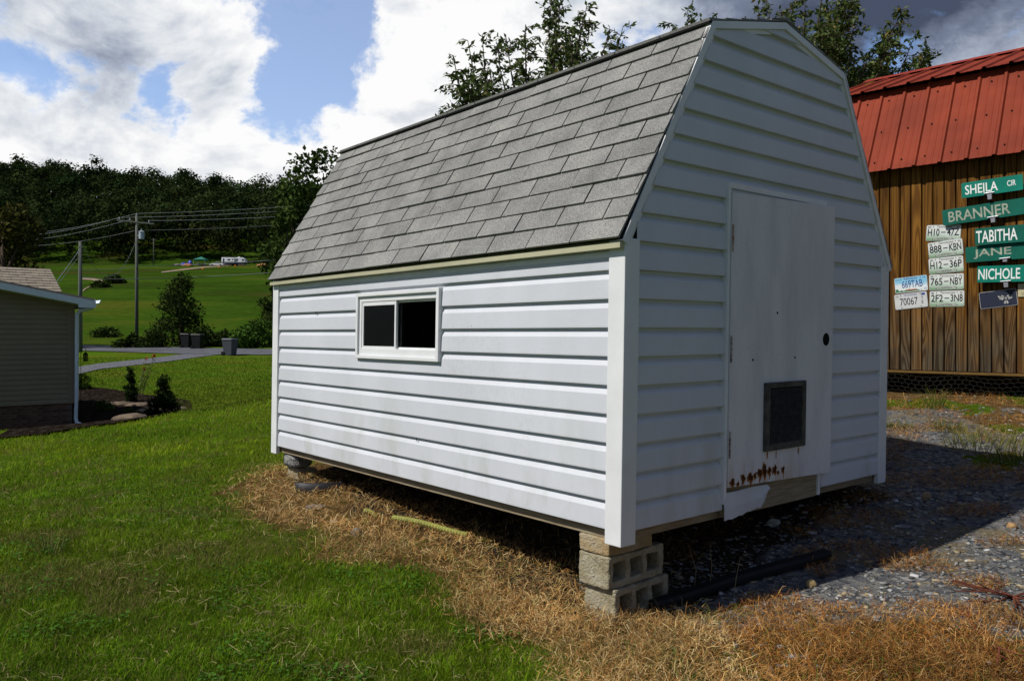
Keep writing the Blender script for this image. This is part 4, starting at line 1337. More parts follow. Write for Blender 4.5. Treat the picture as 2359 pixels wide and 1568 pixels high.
def navy(t):
    # a winged star emblem in worn silver
    s_ = pm('emblem_silver', (.40, .40, .38), .5, .3, .2, var=.4, vscale=40)
    def poly(pts): MB().add([(x + .062, y - .002, .0026) for x, y in pts], [tuple(range(len(pts)))]).build('emblem', s_, t, fix=False)
    for sgn in (-1, 1):
        poly([(sgn * .006, .016), (sgn * .030, .034), (sgn * .036, .026), (sgn * .016, .010)])
        poly([(sgn * .016, .006), (sgn * .062, .030), (sgn * .060, .016), (sgn * .020, -.002)])
        poly([(sgn * .020, -.006), (sgn * .056, .008), (sgn * .050, -.004), (sgn * .022, -.014)])
        poly([(sgn * .002, -.018), (sgn * .012, -.026), (sgn * .020, -.044), (sgn * .004, -.052)])
    st_ = []
    for i in range(10):
        a = math.radians(90 + 36 * i); r = .015 if i % 2 == 0 else .006
        st_.append((r * math.cos(a), r * math.sin(a)))
    poly(st_)
plate(8, (1298, 1408), 'scuffed dark navy plate with a silver winged star emblem', M_navy, z_ang((1082, 1350), (1500, 1297)), navy)

M_sgreen = pm('sign_green', (.002, .17, .12), .5, .2, var=.10, vscale=6)
M_sgreen2 = pm('sign_green_old', (.002, .10, .070), .55, .2, var=.12, vscale=6)
M_swhite = pm('sign_white', (.74, .76, .74), .5, .35)
M_sgrey = pm('sign_faded', (.30, .33, .26), .6, .25, var=.2, vscale=20)
M_alu = pm('bracket_metal', (.36, .36, .38), .42, .5, .7, var=.2)
def street_sign(corners, txts, label, mat, ink, out, bold=.012, xr=None):
    P = [on_wall(*z5(*c), out) for c in corners]           # tl, tr, br, bl
    cen = sum(P, Vector((0, 0))) / 4
    a = math.atan2(((P[1] - P[0]) + (P[2] - P[3])).y, ((P[1] - P[0]) + (P[2] - P[3])).x)
    w = ((P[1] - P[0]).length + (P[2] - P[3]).length) / 2
    h = ((P[0] - P[3]).length + (P[1] - P[2]).length) / 2
    t = wall_thing('street_sign', label, 'street sign', cen, a, out, 'street name signs on the barn')
    MB().prism(rounded(w, h, .012), -.002, .0015, 'z').build('sign_blade', mat, t)
    for s_, x, ww, hh, yy in txts:
        put_text(t, s_, x * w, yy * h, ww * w, hh * h, ink, z=.0022, bold=bold)
    return t, w, h
street_sign([(917, 203), (1560, 105), (1556, 270), (915, 362)], [('SHEILA', -.17, .54, .62, 0), ('CIR', .32, .14, .36, .04)], 'bright green street sign reading SHEILA CIR, topmost of the signs', M_sgreen, M_swhite, .075)
street_sign([(718, 486), (1650, 338), (1650, 512), (718, 648)], [('BRANNER', -.08, .70, .66, 0)], 'dull green street sign reading BRANNER in faded letters', M_sgreen2, M_sgrey, .050)
street_sign([(1056, 680), (1680, 618), (1680, 805), (1056, 852)], [('TABITHA', -.13, .70, .70, 0)], 'green street sign reading TABITHA in white letters', M_sgreen2, M_swhite, .075)
street_sign([(960, 872), (1760, 800), (1760, 972), (957, 1032)], [('JANE', -.14, .50, .62, 0)], 'green street sign reading JANE in faded grey letters', M_sgreen2, M_sgrey, .050)
street_sign([(1085, 1072), (1660, 1046), (1660, 1228), (1077, 1236)], [('NICHOLE', -.10, .76, .66, 0)], 'bright green street sign reading NICHOLE, lowest of the signs', M_sgreen, M_swhite, .075)
for (zx, zy, lab, hgt) in ((1215, 345, 'square metal post bracket under the SHEILA sign', .055), (1250, 590, 'metal post bracket under the BRANNER sign', .045), (1375, 1010, 'small dark metal bracket under the JANE sign', .028), (1385, 1262, 'square metal post bracket under the NICHOLE sign', .050)):
    c = on_wall(*z5(zx, zy), .055)
    t = wall_thing('sign_bracket', lab, 'bracket', c, .06, .0, 'brackets of the street signs')
    MB().prism([(-.017, -hgt / 2), (.017, -hgt / 2), (.020, hgt / 2), (-.020, hgt / 2)], .040, .080, 'z').build('socket', M_alu, t, bevel=.003)
    MB().box(-.045, .045, hgt / 2 + .001, hgt / 2 + .012, .048, .084).build('clamp', M_alu, t, bevel=.002)
    MB().box(-.012, .012, -.012, .012, .0, .042).build('stem', M_alu, t)
# outlet cover at the edge of the picture
c = on_wall(*z5(1555, 1318), .02)
t = wall_thing('outlet_cover', 'beige double outlet cover plate beside the navy plate', 'outlet', c, 0, .018)
M_beige = pm('beige_plastic', (.46, .41, .25), .5, .4)
MB().prism(rounded(.075, .118, .006), -.004, .006, 'z').build('cover', M_beige, t, bevel=.001)
for yy in (.026, -.026):
    MB().lathe([(.017, .0055), (.016, .0085)], 16, (0, yy, 0)).build('socket', M_beige, t)
    for xx in (-.006, .006):
        MB().box(xx - .0015, xx + .0015, yy - .002, yy + .008, .008, .0092).build('slot', M_black, t)
    MB().lathe([(.0025, .0085), (.0025, .0092)], 8, (0, yy - .008, 0)).build('slot', M_black, t)

# ================================================================== NEIGHBOUR'S HOUSE
HX, HY = -10.20, 18.9
HM = Matrix.Translation((HX, HY, 0)) @ Matrix.Rotation(math.atan2(G.y, G.x), 4, 'Z')      # x along the wall to the right, y away
house = thing('ranch_house', 'tan vinyl-sided house with brick foundation and light tan shingle roof', 'house', mat=HM)
M_tan = pm('tan_siding', (0.215, 0.172, 0.115), .6, .15, var=.06, vscale=1.2)
M_htrim = pm('house_trim', (0.62, 0.68, 0.72), .45, .4, var=.05)
M_brick = pm('brick', (0.115, 0.062, 0.042), .9, .1, var=.3, vscale=9, rand=.3)
M_mort = pm('mortar', (0.13, 0.115, 0.10), .95, .1)
M_hroof = shingle_mat('tan_shingle', (0.20, 0.16, 0.125), (0.36, 0.30, 0.25), .8)
ZH0, ZH1, ZHB = CAMZ - 1.62, CAMZ + .76, CAMZ - 2.30
HWL = -6.0
hc = .1143
pitch = .19
def rake_z(x): return ZH1 + pitch * (-x if x > -4.5 else (x + 9.0))
hw = MB().prism([(HWL * 1.5, ZH0), (0, ZH0), (0, ZH1), (-4.5, rake_z(-4.5)), (-9.0, ZH1)], .012, .10).build('gable_wall', M_sheath, house)
k = 0; z = ZH0
while z < ZH1 + .8:
    hi = z + hc + .008
    xr = -.12
    xl = -8.9
    if z > ZH1 - .06:
        xr = min(-.12, -(z - ZH1) / pitch - .15); xl = -9 - xr
    if xr - xl > .3:
        mb = MB(); vs = []
        for t in (xl, xr):
            for d, zz in ((.001, 0), (.022, .0005), (.018, .068), (.004, .098), (.003, hc + .006)):
                vs.append((t, .012 - d, z + zz))
        mb.add(vs, [(i, i + 1, 5 + i + 1, 5 + i) for i in range(4)])
        mb.build('siding_panel', M_tan, hw)
    z += hc
MB().box(-.12, .02, -.012, .10, ZH0 - .01, ZH1 + .02).build('corner_board', M_tan, house)
# side wall going back, roofs
MB().box(-.10, .0, .10, 9.0, ZH0, ZH1).build('side_wall', M_tan, house)
MB().box(-9.0, -8.9, .10, 9.0, ZH0, ZH1).build('side_wall', M_tan, house)
# brick foundation with single bricks
fnd = MB().box(-9.0, -.03, .032, .15, ZHB - .3, ZH0 - .004).build('foundation', M_mort, house)
bm0 = MB().box(0, .192, 0, .06, 0, .056).build('brick', M_brick, fnd)
firstb = True
for r in range(10):
    zz = ZH0 - .064 - r * .0665
    x = -.225 - (r % 2) * .1
    for c_ in range(9):
        o = bm0 if firstb else copy_obj(bm0, fnd); firstb = False
        o.location = (x - c_ * .2025, .024 + random.uniform(-.002, .002), zz)
MB().box(-.09, -.032, .12, 9.0, ZHB - .3, ZH0 - .004).build('foundation_side', M_brick, house)
# front gable roof
for (xa, xb) in ((.36, -4.5), (-9.36, -4.5)):
    za, zb = ZH1 + .055 - pitch * .36, rake_z(-4.5) + .055
    MB().prism([(xa, za), (xb, zb), (xb, zb + .05), (xa, za + .05)], -.34, 6.0).build('gable_roof', M_hroof, house)
    MB().prism([(xa, za - .14), (xb, zb - .14), (xb, zb - .002), (xa, za - .002)], -.375, -.342).build('rake_board', M_htrim, house)
    MB().prism([(xa, za - .150), (xb, zb - .15), (xb, zb - .135), (xa, za - .135)], -.340, .0).build('soffit', M_htrim, house)
za = ZH1 + .055 - pitch * .36
MB().prism([(.02, za - .16), (.375, za - .16), (.375, za - .005), (.02, za + .06)], -.380, -.3765).build('rake_return', M_htrim, house)
MB().box(.362, .378, -.34, 6.0, za - .15, za + .04).build('eave_fascia', M_htrim, house)
MB().prism([(.38, za - .085), (.47, za - .06), (.505, za + .022), (.49, za + .022), (.46, za - .045), (.39, za - .066), (.39, za + .022), (.38, za + .022)], -.36, 6.0).build('gutter', M_htrim, house)
# main roof behind, with courses of tabs
y0_, z0_ = 1.35, CAMZ + 1.00
mrise = .46
rt = MB(); ncr = 9
x0_, x1_ = -7.5, .02
for r in range(ncr):
    a, b_ = r * .155, (r + 1.12) * .155
    x = x1_ - (r % 2) * .16
    xx = x1_
    while xx > x0_:
        xn = x if xx == x1_ and x < x1_ else xx - .325
        jz = random.uniform(0, .004)
        rt.add([(xx - .004, y0_ + a, z0_ + a * mrise + .022 + jz), (xn + .004, y0_ + a, z0_ + a * mrise + .022 + jz), (xn + .004, y0_ + b_, z0_ + b_ * mrise + .006), (xx - .004, y0_ + b_, z0_ + b_ * mrise + .006),
                (xx - .004, y0_ + a, z0_ + a * mrise + .008), (xn + .004, y0_ + a, z0_ + a * mrise + .008)], [(0, 1, 2, 3), (0, 4, 5, 1)])
        xx = xn
main = MB().prism([(y0_ - .01, z0_ - .03), (y0_ + 1.4, z0_ + 1.4 * mrise - .03), (y0_ + 1.4, z0_ + 1.4 * mrise), (y0_ - .01, z0_)], x0_, x1_ - .004, 'x').build('main_roof', M_shdark, house)
so_ = rt.build('shingles', shingle_mat('tan_tab_shingle', (0.17, 0.14, 0.105), (0.30, 0.26, 0.205), .75), main); so_['kind'] = 'stuff'
MB().prism([(y0_ + 1.4, z0_ + 1.4 * mrise + .01), (y0_ + 5, z0_ - .3), (y0_ + 1.4, z0_ + 1.4 * mrise - .04)], x0_, x1_, 'x').build('rear_roof', M_hroof, house)
# downspout
ds = MB().tube([(.40, -.25, za - .09), (.33, -.18, za - .17), (.12, -.08, za - .23), (.055, -.06, za - .30), (.05, -.055, ZH0 + .2), (.03, -.06, ZHB + .32), (.045, -.08, ZHB + .22), (.20, -.24, ZHB + .14), (.38, -.40, ZHB + .10), (.45, -.50, ZHB + .04), (.40, -.62, ZHB - .02)], .042, 8)
ds.build('downspout', M_htrim, house, smooth=True)
# dark utility box and conduit on the side wall
MB().box(.002, .13, .30, .75, CAMZ - 1.02, CAMZ - .28).build('utility_box', pm('dark_box', (.025, .02, .02), .6, .3, var=.2), house, bevel=.008)
MB().tube([(.05, .5, CAMZ - 1.02), (.05, .5, ZHB)], .035, 8).build('conduit', M_shdark, house)

# ================================================================== TREES AND PLANTS
M_leaf = leafy('leaf', .30, .5, .2)
M_leaf_far = leafy('far_leaf', .15, .8, .0)
M_bark = pm('bark', (.075, .055, .042), .95, .1, var=.35, vscale=8, stretch=(3, 3, .6), bump=.6, bscale=12, bdist=.03)
def rand_dirs(n, r=rng):
    v = r.normal(size=(n, 3)); return v / np.linalg.norm(v, axis=1, keepdims=True)
def leaves(P, size, aspect, col, D=None, fold=True, droop=0.0, NRM=None):
    """diamond leaves at points P, pointing along D"""
    n = len(P)
    if D is None: D = rand_dirs(n)
    D = D + np.array([0, 0, -droop]); D = D / np.linalg.norm(D, axis=1, keepdims=True)
    if NRM is not None:
        D = np.cross(NRM, D); D /= np.linalg.norm(D, axis=1, keepdims=True) + 1e-9
        S = np.cross(NRM, D)
    else:
        S = np.cross(D, rand_dirs(n))
    S /= np.linalg.norm(S, axis=1, keepdims=True) + 1e-9
    size = np.broadcast_to(size, (n,))[:, None]
    V = np.empty((n, 4, 3))
    V[:, 0] = P; V[:, 2] = P + D * size
    mid = P + D * size * .45
    N_ = np.cross(D, S)
    V[:, 1] = mid + S * size * aspect * .5 + N_ * size * .10
    V[:, 3] = mid - S * size * aspect * .5 + N_ * size * .10
    b = np.arange(n)[:, None] * 4
    F = np.concatenate([b + np.array([[0, 1, 2]]), b + np.array([[0, 2, 3]])], 0)
    C = np.repeat(col, 4, axis=0)
    return V.reshape(-1, 3), F, C
def leaf_cols(n, c1, c2, r=rng, dead=0.0, dcol=(.25, .18, .04)):
    t = r.random((n, 1)); k = .7 + .6 * r.random((n, 1))
    c = (np.array(c1) * (1 - t) + np.array(c2) * t) * k
    if dead:
        m = r.random(n) < dead; c[m] = np.array(dcol) * (.6 + .6 * r.random((m.sum(), 1)))
    return c
def lobes_points(lobes, n, r=rng, shell=.55):
    """points through ellipsoid lobes, denser towards their skins"""
    vol = np.array([l[3] * l[4] * l[5] for l in lobes]) ** .75
    idx = r.choice(len(lobes), n, p=vol / vol.sum())
    L_ = np.array(lobes)[idx]
    d = rand_dirs(n, r)
    rad = shell + (1 - shell) * r.random(n) ** .6
    rad *= 1 + .18 * r.normal(size=n)
    return L_[:, :3] + d * L_[:, 3:6] * rad[:, None], d
def lobed_tree(name, label, cat, base, h, w, nl, n_leaf, size, c1, c2, seed, group=None, crown_from=.28, trunk_r=.18, lobe=.42, aspect=.75, mat=None, shape='round', dead=0.0):
    r = np.random.default_rng(seed)
    t = thing(name, label, cat, base, 0, group)
    lobes = []
    for i in range(nl):
        u = (i + .5) / nl
        z = h * (crown_from + (1 - crown_from) * u)
        if shape == 'round': rr = w * .5 * math.sin(math.pi * min(.97, .12 + .84 * u)) ** .7
        elif shape == 'cone': rr = w * .5 * (1 - u) ** .8 + .04 * w
        else: rr = w * .5
        a = r.random() * 6.28 + i * 2.4
        rad = rr * (.35 + .5 * r.random())
        s = w * lobe * (.55 + .6 * r.random()) * (.55 + .5 * rr / (w * .5))
        lobes.append((rad * math.cos(a), rad * math.sin(a), z - s * .3, s * .62, s * .62, s * .48))
    P, d = lobes_points(lobes, n_leaf, r)
    P[:, 2] = np.maximum(P[:, 2], .05)
    V, F, C = leaves(P, size * (.6 + .8 * r.random(n_leaf)), aspect, leaf_cols(n_leaf, c1, c2, r, dead), rand_dirs(n_leaf, r), NRM=d * .8 + rand_dirs(n_leaf, r))
    fast_mesh('crown', V, F, mat or M_leaf_far, C, t)
    tr = MB(); tr.tube([(0, 0, -.3), (.02 * w, 0, h * .3), (0, .02 * w, h * .6), (0, 0, h * .88)], [trunk_r, trunk_r * .8, trunk_r * .5, trunk_r * .12], 8)
    for l in lobes[::max(1, nl // 9)]:
        tr.tube([(0, 0, l[2] * .55), (l[0] * .5, l[1] * .5, l[2] * .8), (l[0], l[1], l[2])], [trunk_r * .45, trunk_r * .28, trunk_r * .08], 5, False)
    tr.build('trunk', M_bark, t, smooth=True)
    return t

# ---- orchard trees behind the shed: limbs reaching over the roof, leaf by leaf
def limb_tree(name, label, base, limbs, seed, n_twig=24, leaf=.082, fruit=0):
    r = np.random.default_rng(seed)
    t = thing(name, label, 'tree', base)
    B = Vector(base)
    wood = MB(); LP = []; LD = []; FR = []
    fork = Vector((0, 0, 1.0))
    wood.tube([(0, 0, -.3), (.03, 0, .5), (0, .02, 1.05)], [.12, .10, .085], 8)
    extra = [((t_[0] + r.normal(0, .22), t_[1] + r.normal(0, .3), t_[2] - .12 - .35 * r.random()), d_) for t_, d_ in limbs]
    for tip, dens in list(limbs) + extra:
        tip = Vector(tip) - B
        mid = fork.lerp(tip, .45) + Vector((0, 0, -.12 * (tip - fork).length * .5)) + Vector(r.normal(0, .08, 3))
        pts = []
        for i in range(13):
            u = i / 12
            p = fork * (1 - u) ** 2 + mid * 2 * u * (1 - u) + tip * u * u
            pts.append(p + Vector(r.normal(0, .018, 3)) * (u > .1))
        wood.tube(pts, [.040 * (1 - i / 12) ** .9 + .0035 for i in range(13)], 6, False)
        ln = (tip - fork).length
        for j in range(int(n_twig * dens)):
            u = .25 + .75 * r.random() ** .75
            k = min(int(u * 12), 11); p = pts[k].lerp(pts[k + 1], u * 12 - k)
            ax = (pts[k + 1] - pts[k]).normalized()
            sd = Vector(r.normal(0, 1, 3)); sd = (sd - ax * sd.dot(ax)).normalized()
            tl = (.14 + .38 * r.random()) * (1.15 - .75 * max(0, u - .4) / .6)
            dr = (ax * .40 + sd * 1.0 + Vector((0, 0, .10))).normalized()
            q = p + dr * tl * .5; e2 = p + dr * tl + Vector((0, 0, -.03))
            wood.tube([p, q, e2], [.005, .004, .002], 4, False)
            m = int(5 + tl * 22)
            for a in range(m):
                v = (a + r.random()) / m
                pp = p.lerp(e2, .15 + .85 * v)
                LP.append(pp); LD.append(dr * .6 + Vector(r.normal(0, .8, 3)))
            if fruit and r.random() < fruit: FR.append(e2 + Vector((0, 0, -.05)))
        for a in range(16):
            u = .7 + .3 * a / 15; k = min(int(u * 12), 11)
            LP.append(pts[k].lerp(pts[k + 1], u * 12 - k)); LD.append((pts[k + 1] - pts[k]).normalized() + Vector(r.normal(0, .7, 3)))
    wood.build('trunk', M_bark, t, smooth=True, fix=False)
    P = np.array(LP); D = np.array(LD)
    V, F, C = leaves(P, leaf * (.6 + .6 * r.random(len(P))), .46, leaf_cols(len(P), (.045, .080, .016), (.090, .120, .024), r, .03), D, droop=.75)
    fast_mesh('crown', V, F, M_leaf, C, t)
    if FR:
        fm = MB().lathe([(.004, .036), (.016, .026), (.027, .0), (.026, -.018), (.012, -.033), (.003, -.030)], 10)
        fo = None
        for p in FR[:14]:
            if fo is None: fo = fm.build('fruit', pm('green_pear', (.16, .17, .03), .5, .4, var=.3, vscale=20), t, smooth=True)
            else: fo = copy_obj(fo, t)
            fo.location = p
    return t
YT = 9.6
def tipz(px, py, y): return at(px, py, y)
b1 = at(1235, 700, YT); b1.z = T1(b1.x, b1.y)
L1 = [((1077, 94), 1.1), ((1105, 84), 1.0), ((1166, 90), 1.3), ((1072, 165), 1.2), ((1057, 190), 1.1), ((1012, 255), 1.0), ((1040, 235), 1.2), ((1085, 215), 1.2), ((1120, 190), 1.0),
      ((1292, 2), 1.5), ((1269, 0), 1.4), ((1353, 22), 1.5), ((1437, 62), 1.0), ((1452, 118), 1.0), ((1300, 110), 1.6), ((1335, 120), 1.8), ((1370, 130), 1.6), ((1285, 160), 1.3), ((1395, 150), 1.2), ((1320, 70), 1.4), ((1345, 160), 1.6)]
limb_tree('pear_tree', 'leafy orchard tree behind the middle of the grey shed roof, its limbs spread apart', b1, [(at(p[0], p[1], YT + random.uniform(-.9, .9)), d) for p, d in L1], 5, 62, .074, .01)
YT2 = 11.6
b2 = at(1800, 700, YT2); b2.z = T1(b2.x, b2.y)
L2 = [((1770, -10), 1.2), ((1752, 15), 1.0), ((1800, 32), .8), ((1720, 40), .8), ((1858, -20), 1.5), ((1900, -60), 1.8), ((1960, -40), 1.8), ((1930, 10), 1.8), ((1980, 20), 1.5), ((1900, 60), 1.8), ((1945, 90), 1.6),
      ((2078, 26), 1.5), ((2060, 70), 1.5), ((2112, 72), 1.2), ((2136, 106), 1.4), ((2106, 158), 1.2), ((2042, 165), 1.5), ((2000, 130), 1.5), ((2030, 110), 1.2), ((1985, 165), 1.5), ((1545, 55), 1.2), ((1580, 15), 1.3), ((1612, 55), 1.1), ((1565, 90), 1.1), ((1640, 50), .8), ((1955, 130), 1.6)]
limb_tree('pear_tree', 'taller orchard tree with small yellow pears rising between shed peak and red roof', b2, [(at(p[0], p[1], YT2 + random.uniform(-1.0, 1.0)), d) for p, d in L2], 6, 62, .082, .02)

# ---- wood on the far hill: one mass of crowns
fr = np.random.default_rng(21)
VV = []; FF = []; CC = []; off = 0
trees = []
for row, yy in enumerate(np.arange(306, 470, 8.5)):
    x = -.66 * yy
    while x < -.10 * yy:
        trees.append((x + fr.normal(0, 2.2), yy + fr.normal(0, 3.5)))
        x += 10.5 + 5 * fr.random()
trees = np.array(trees); tz = T(trees[:, 0], trees[:, 1])
for (x, y), z in zip(trees, tz):
    h = 14 + 8 * fr.random() + (4.0 if fr.random() < .10 else 0)
    w = 13 + 7 * fr.random()
    nl = 12
    lob = []
    for i in range(nl):
        a = fr.random() * 6.28; u = fr.random()
        zz = h * (.42 + .5 * u); rr = w * .36 * math.sin(math.pi * (.2 + .7 * u)) * fr.random() ** .4 * 1.25
        s = w * (.17 + .11 * fr.random())
        lob.append((x + rr * math.cos(a), y + rr * math.sin(a), z + zz, s, s, s * .8))
    front = y < 318
    n = 480 if not front else 560
    if front:
        for i in range(5): lob.append((x + fr.normal(0, 3), y + fr.normal(0, 1.5) - 2, z + 2 + 6 * fr.random(), 2.6, 2.2, 2.6))
    P, d = lobes_points(lob, n, fr, .5)
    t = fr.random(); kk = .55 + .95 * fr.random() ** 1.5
    base = (np.array((.014, .027, .009)) * (1 - t) + np.array((.030, .040, .012)) * t) * kk  # leaf colours darkened to stand in for cloud shadow on the hill
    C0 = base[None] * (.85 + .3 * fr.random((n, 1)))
    cdir = P - np.array([x, y, z + h * .55]); cdir /= np.linalg.norm(cdir, axis=1, keepdims=True) + 1e-9
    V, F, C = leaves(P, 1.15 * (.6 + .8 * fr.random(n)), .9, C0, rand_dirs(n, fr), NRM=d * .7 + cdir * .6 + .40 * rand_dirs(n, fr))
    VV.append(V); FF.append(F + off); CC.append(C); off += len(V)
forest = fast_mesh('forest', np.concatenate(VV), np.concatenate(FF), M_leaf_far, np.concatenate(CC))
tag(forest, 'dark wooded ridge above the green field', 'forest', kind='stuff')
# crowns standing out on the skyline
for (px_, py_, yy, w, lab) in ((430, 402, 452, 15, 'round dark crown standing above the ridge line left of the pale one'), (500, 404, 462, 13, 'paler round crown standing above the ridge line'), (245, 384, 452, 17, 'broad dark crown on the highest part of the ridge')):
    p = at(px_, py_, yy); h = 24
    lobed_tree('ridge_tree', lab, 'tree', (p.x, p.y, p.z - h), h, w, 14, 900, 1.2, (.018, .032, .010), (.04, .055, .016), int(px_), 'trees on the skyline', .5, .4, .34, .85)

# ---- nearer trees and bushes across the road
p = at(745, 620, 76)
lobed_tree('broadleaf_tree', 'tall dark broadleaf tree rising behind the far end of the shed roof', 'tree', (p.x, p.y, T1(p.x, p.y)), 17.5, 12.0, 26, 9000, .42, (.025, .048, .012), (.055, .080, .018), 31, None, .18, .4, .30, .75)
p = at(672, 560, 70)
lobed_tree('broadleaf_tree', 'smaller leafy tree at the edge of the shed roof, in front of the ridge', 'tree', (p.x, p.y, T1(p.x, p.y)), 12.6, 4.6, 16, 4200, .36, (.028, .052, .012), (.06, .088, .02), 32, None, .12, .25, .36, .75)
p = at(34, 560, 62)
lobed_tree('brown_leaved_tree', 'dark brownish green tree behind the tan house roof', 'tree', (p.x - 1, p.y, T1(p.x, p.y)), 11.0, 9.0, 22, 6400, .38, (.038, .042, .012), (.060, .055, .014), 33, None, .1, .3, .34, .75)
p = at(414, 790, 66)
lobed_tree('cedar_tree', 'dark cone-shaped cedar standing across the road', 'tree', (p.x, p.y, T1(p.x, p.y) - .1), 5.9, 6.2, 30, 7500, .27, (.022, .040, .012), (.05, .068, .016), 34, None, .03, .12, .30, .45, None, 'cone')
for i, (tx, ty, th, tw, lab) in enumerate(((-34, 13, 11, 9, 'broad tree left of the yard, nearest the lawn'), (-42, 19, 13, 10, 'tall tree left of the yard behind the broad one'), (-40, 5, 12, 10, 'dense tree left of the yard at the lawn edge'))):
    lobed_tree('broadleaf_tree', lab, 'tree', (tx, ty, T1(tx, ty)), th, tw, 18, 2600, .6, (.022, .042, .010), (.045, .068, .015), 90 + i, 'trees left of the yard', .1, .3, .34, .75)
bushes = [(350, 792, 64.5, 2.6, 1.3, 'low dark thicket left of the cedar'), (300, 796, 64.0, 2.0, 1.0, 'low thicket at the foot of the tall utility pole'), (470, 796, 65, 2.6, 1.4, 'dark thicket right of the cedar behind the bins'),
          (590, 790, 64, 3.6, 2.1, 'bright green bush behind the grey bin'), (560, 800, 63.5, 2.2, 1.2, 'low green bush beside the grey bin'), (618, 735, 66, 3.6, 3.9, 'tall olive bush against the far shed corner'), (250, 772, 78, 3.4, .8, 'flat weedy clump on the field slope'),
          (236, 664, 150, 3.4, .9, 'weedy hedge along the curved farm track'), (268, 655, 165, 3.6, 1.6, 'taller weeds at the bend of the farm track'), (520, 795, 66, 2.5, 1.2, 'dark weeds between bins and bush')]
for i, (px_, py_, yy, w, h, lab) in enumerate(bushes):
    p = at(px_, py_, yy); s = .26 if yy < 100 else .55
    g1, g2 = ((.030, .070, .012), (.060, .110, .018)) if 'bright' in lab or 'green bush' in lab else ((.022, .040, .010), (.045, .062, .014))
    lobed_tree('bush', lab, 'bush', (p.x, p.y, T1(p.x, p.y) - .15), h + .2, w, 9, 2000, s, g1, g2, 50 + i, 'bushes across the road', .05, .04, .42, .6)
# ---- planting bed beside the house
def bedplant(name, lab, px_, py_, w, h, n, size, c1, c2, shape, seed, asp=.5):
    p = hit(px_, py_)
    return lobed_tree(name, lab, 'shrub', (p.x, p.y, p.z), h, w, 16, n, size, c1, c2, seed, 'shrubs in the planting bed', .06, .02, .40, asp, M_leaf_far, shape)
bedplant('evergreen_shrub', 'slim cone-shaped evergreen with an open leg of bare stems in the bed', 297, 926, .58, 1.16, 3800, .055, (.012, .028, .009), (.028, .045, .012), 'cone', 71)
bedplant('evergreen_shrub', 'fuller cone-shaped evergreen at the near end of the bed', 374, 957, .86, 1.06, 5000, .055, (.012, .028, .009), (.028, .045, .012), 'cone', 72)
bedplant('low_shrub', 'small light green mound shrub near the downspout', 238, 950, .50, .36, 1500, .05, (.040, .085, .014), (.075, .125, .022), 'round', 73)
bedplant('low_shrub', 'tiny dark shrub between the mound and the full evergreen', 300, 958, .40, .22, 700, .05, (.03, .06, .012), (.05, .08, .016), 'round', 74)
bedplant('round_shrub', 'clipped round dark shrub at the house corner', 188, 897, .75, .62, 2600, .06, (.012, .026, .008), (.025, .042, .010), 'round', 75)
# tall flowering stem
p = hit(322, 915)
fl = thing('flowering_plant', 'tall thin plant with small red flowers between the evergreens', 'plant', (p.x, p.y, p.z))
stm = MB(); LP = []
for sx_, tx, tz_ in ((0, .22, 1.30), (.05, .45, 1.42), (-.03, .14, .95), (.06, .34, 1.05)):
    stm.tube([(sx_, 0, 0), (sx_ + tx * .4, .02, tz_ * .5), (sx_ + tx, .03, tz_)], [.008, .006, .003], 5)
    for u in np.linspace(.25, .98, 34):
        LP.append((sx_ + tx * u ** 1.2, .02, tz_ * u))
stm.build('stem', M_bark, fl)
LP = np.array(LP) + rng.normal(0, .05, (len(LP), 3)); V, F, C = leaves(LP, .09, .5, leaf_cols(len(LP), (.06, .09, .02), (.12, .13, .04)))
fast_mesh('foliage', V, F, M_leaf, C, fl)
M_flower = pm('red_flower', (.42, .03, .02), .6, .3)
for q_ in ((.22, .03, 1.32), (.50, .03, 1.44), (.14, .02, .98), (.45, .02, 1.42)):
    P_ = np.array(q_) + rng.normal(0, .018, (14, 3)); V, F, C = leaves(P_, .06, .7, np.tile([(.42, .04, .025)], (14, 1)))
    fast_mesh('flower', V, F, M_leaf, C, fl)
# flat stones in the bed
M_stone = pm('bed_stone', (.17, .125, .085), .9, .05, color2=(.09, .07, .055), vscale=5, detail=6, bump=.6, bscale=12, bdist=.02)
for i, (px_, py_, sx_, sy_, lab) in enumerate(((325, 934, .48, .30, 'flat tan stone between the two evergreens'), (275, 932, .42, .30, 'flat pale stone left of the slim evergreen'), (345, 948, .42, .26, 'rough tan stone slab beside the full evergreen'), (400, 945, .40, .30, 'reddish earth slab behind the full evergreen'), (300, 968, .30, .22, 'long low stone near the downspout end of the lawn'))):
    p = hit(px_, py_)
    o = lump('bed_stone', sx_, sy_, .09, 80 + i, M_stone, 2, .25, (p.x, p.y, p.z + .01), .4 * i, .8)
    tag(o, lab, 'stone', 'stones in the planting bed')

# ================================================================== POLES AND LINES
M_pole = pm('pole_wood', (.15, .145, .125), .9, .1, color2=(.085, .10, .085), vscale=3, detail=6, stretch=(4, 4, .4), bump=.4, bscale=10)
M_line = pm('cable', (.17, .18, .19), .6, .3)
M_linel = pm('bare_conductor', (.30, .32, .34), .5, .4)
M_tank = pm('transformer_grey', (.36, .42, .46), .5, .4, var=.1)
def pole(label, px_, top, y, r, group='utility poles'):
    p = at(px_, top, y); zb = T1(p.x, y)
    t = thing('utility_pole', label, 'utility pole', (p.x, y, zb), 0, group)
    MB().tube([(0, 0, -.5), (0, 0, (p.z - zb) * .5), (0, 0, p.z - zb)], [r * 1.1, r, r * .82], 12).build('pole_shaft', M_pole, t, smooth=True)
    return t, p.z - zb
pA, hA = pole('tall utility pole with a grey transformer across the road', 315, 496, 66, .125)
arm = MB().box(-1.55, 1.45, -.16, -.06, hA - .62, hA - .50)
arm.v = [(x, y, z - .10 * x) for x, y, z in arm.v]
arm.build('crossarm', M_pole, pA)
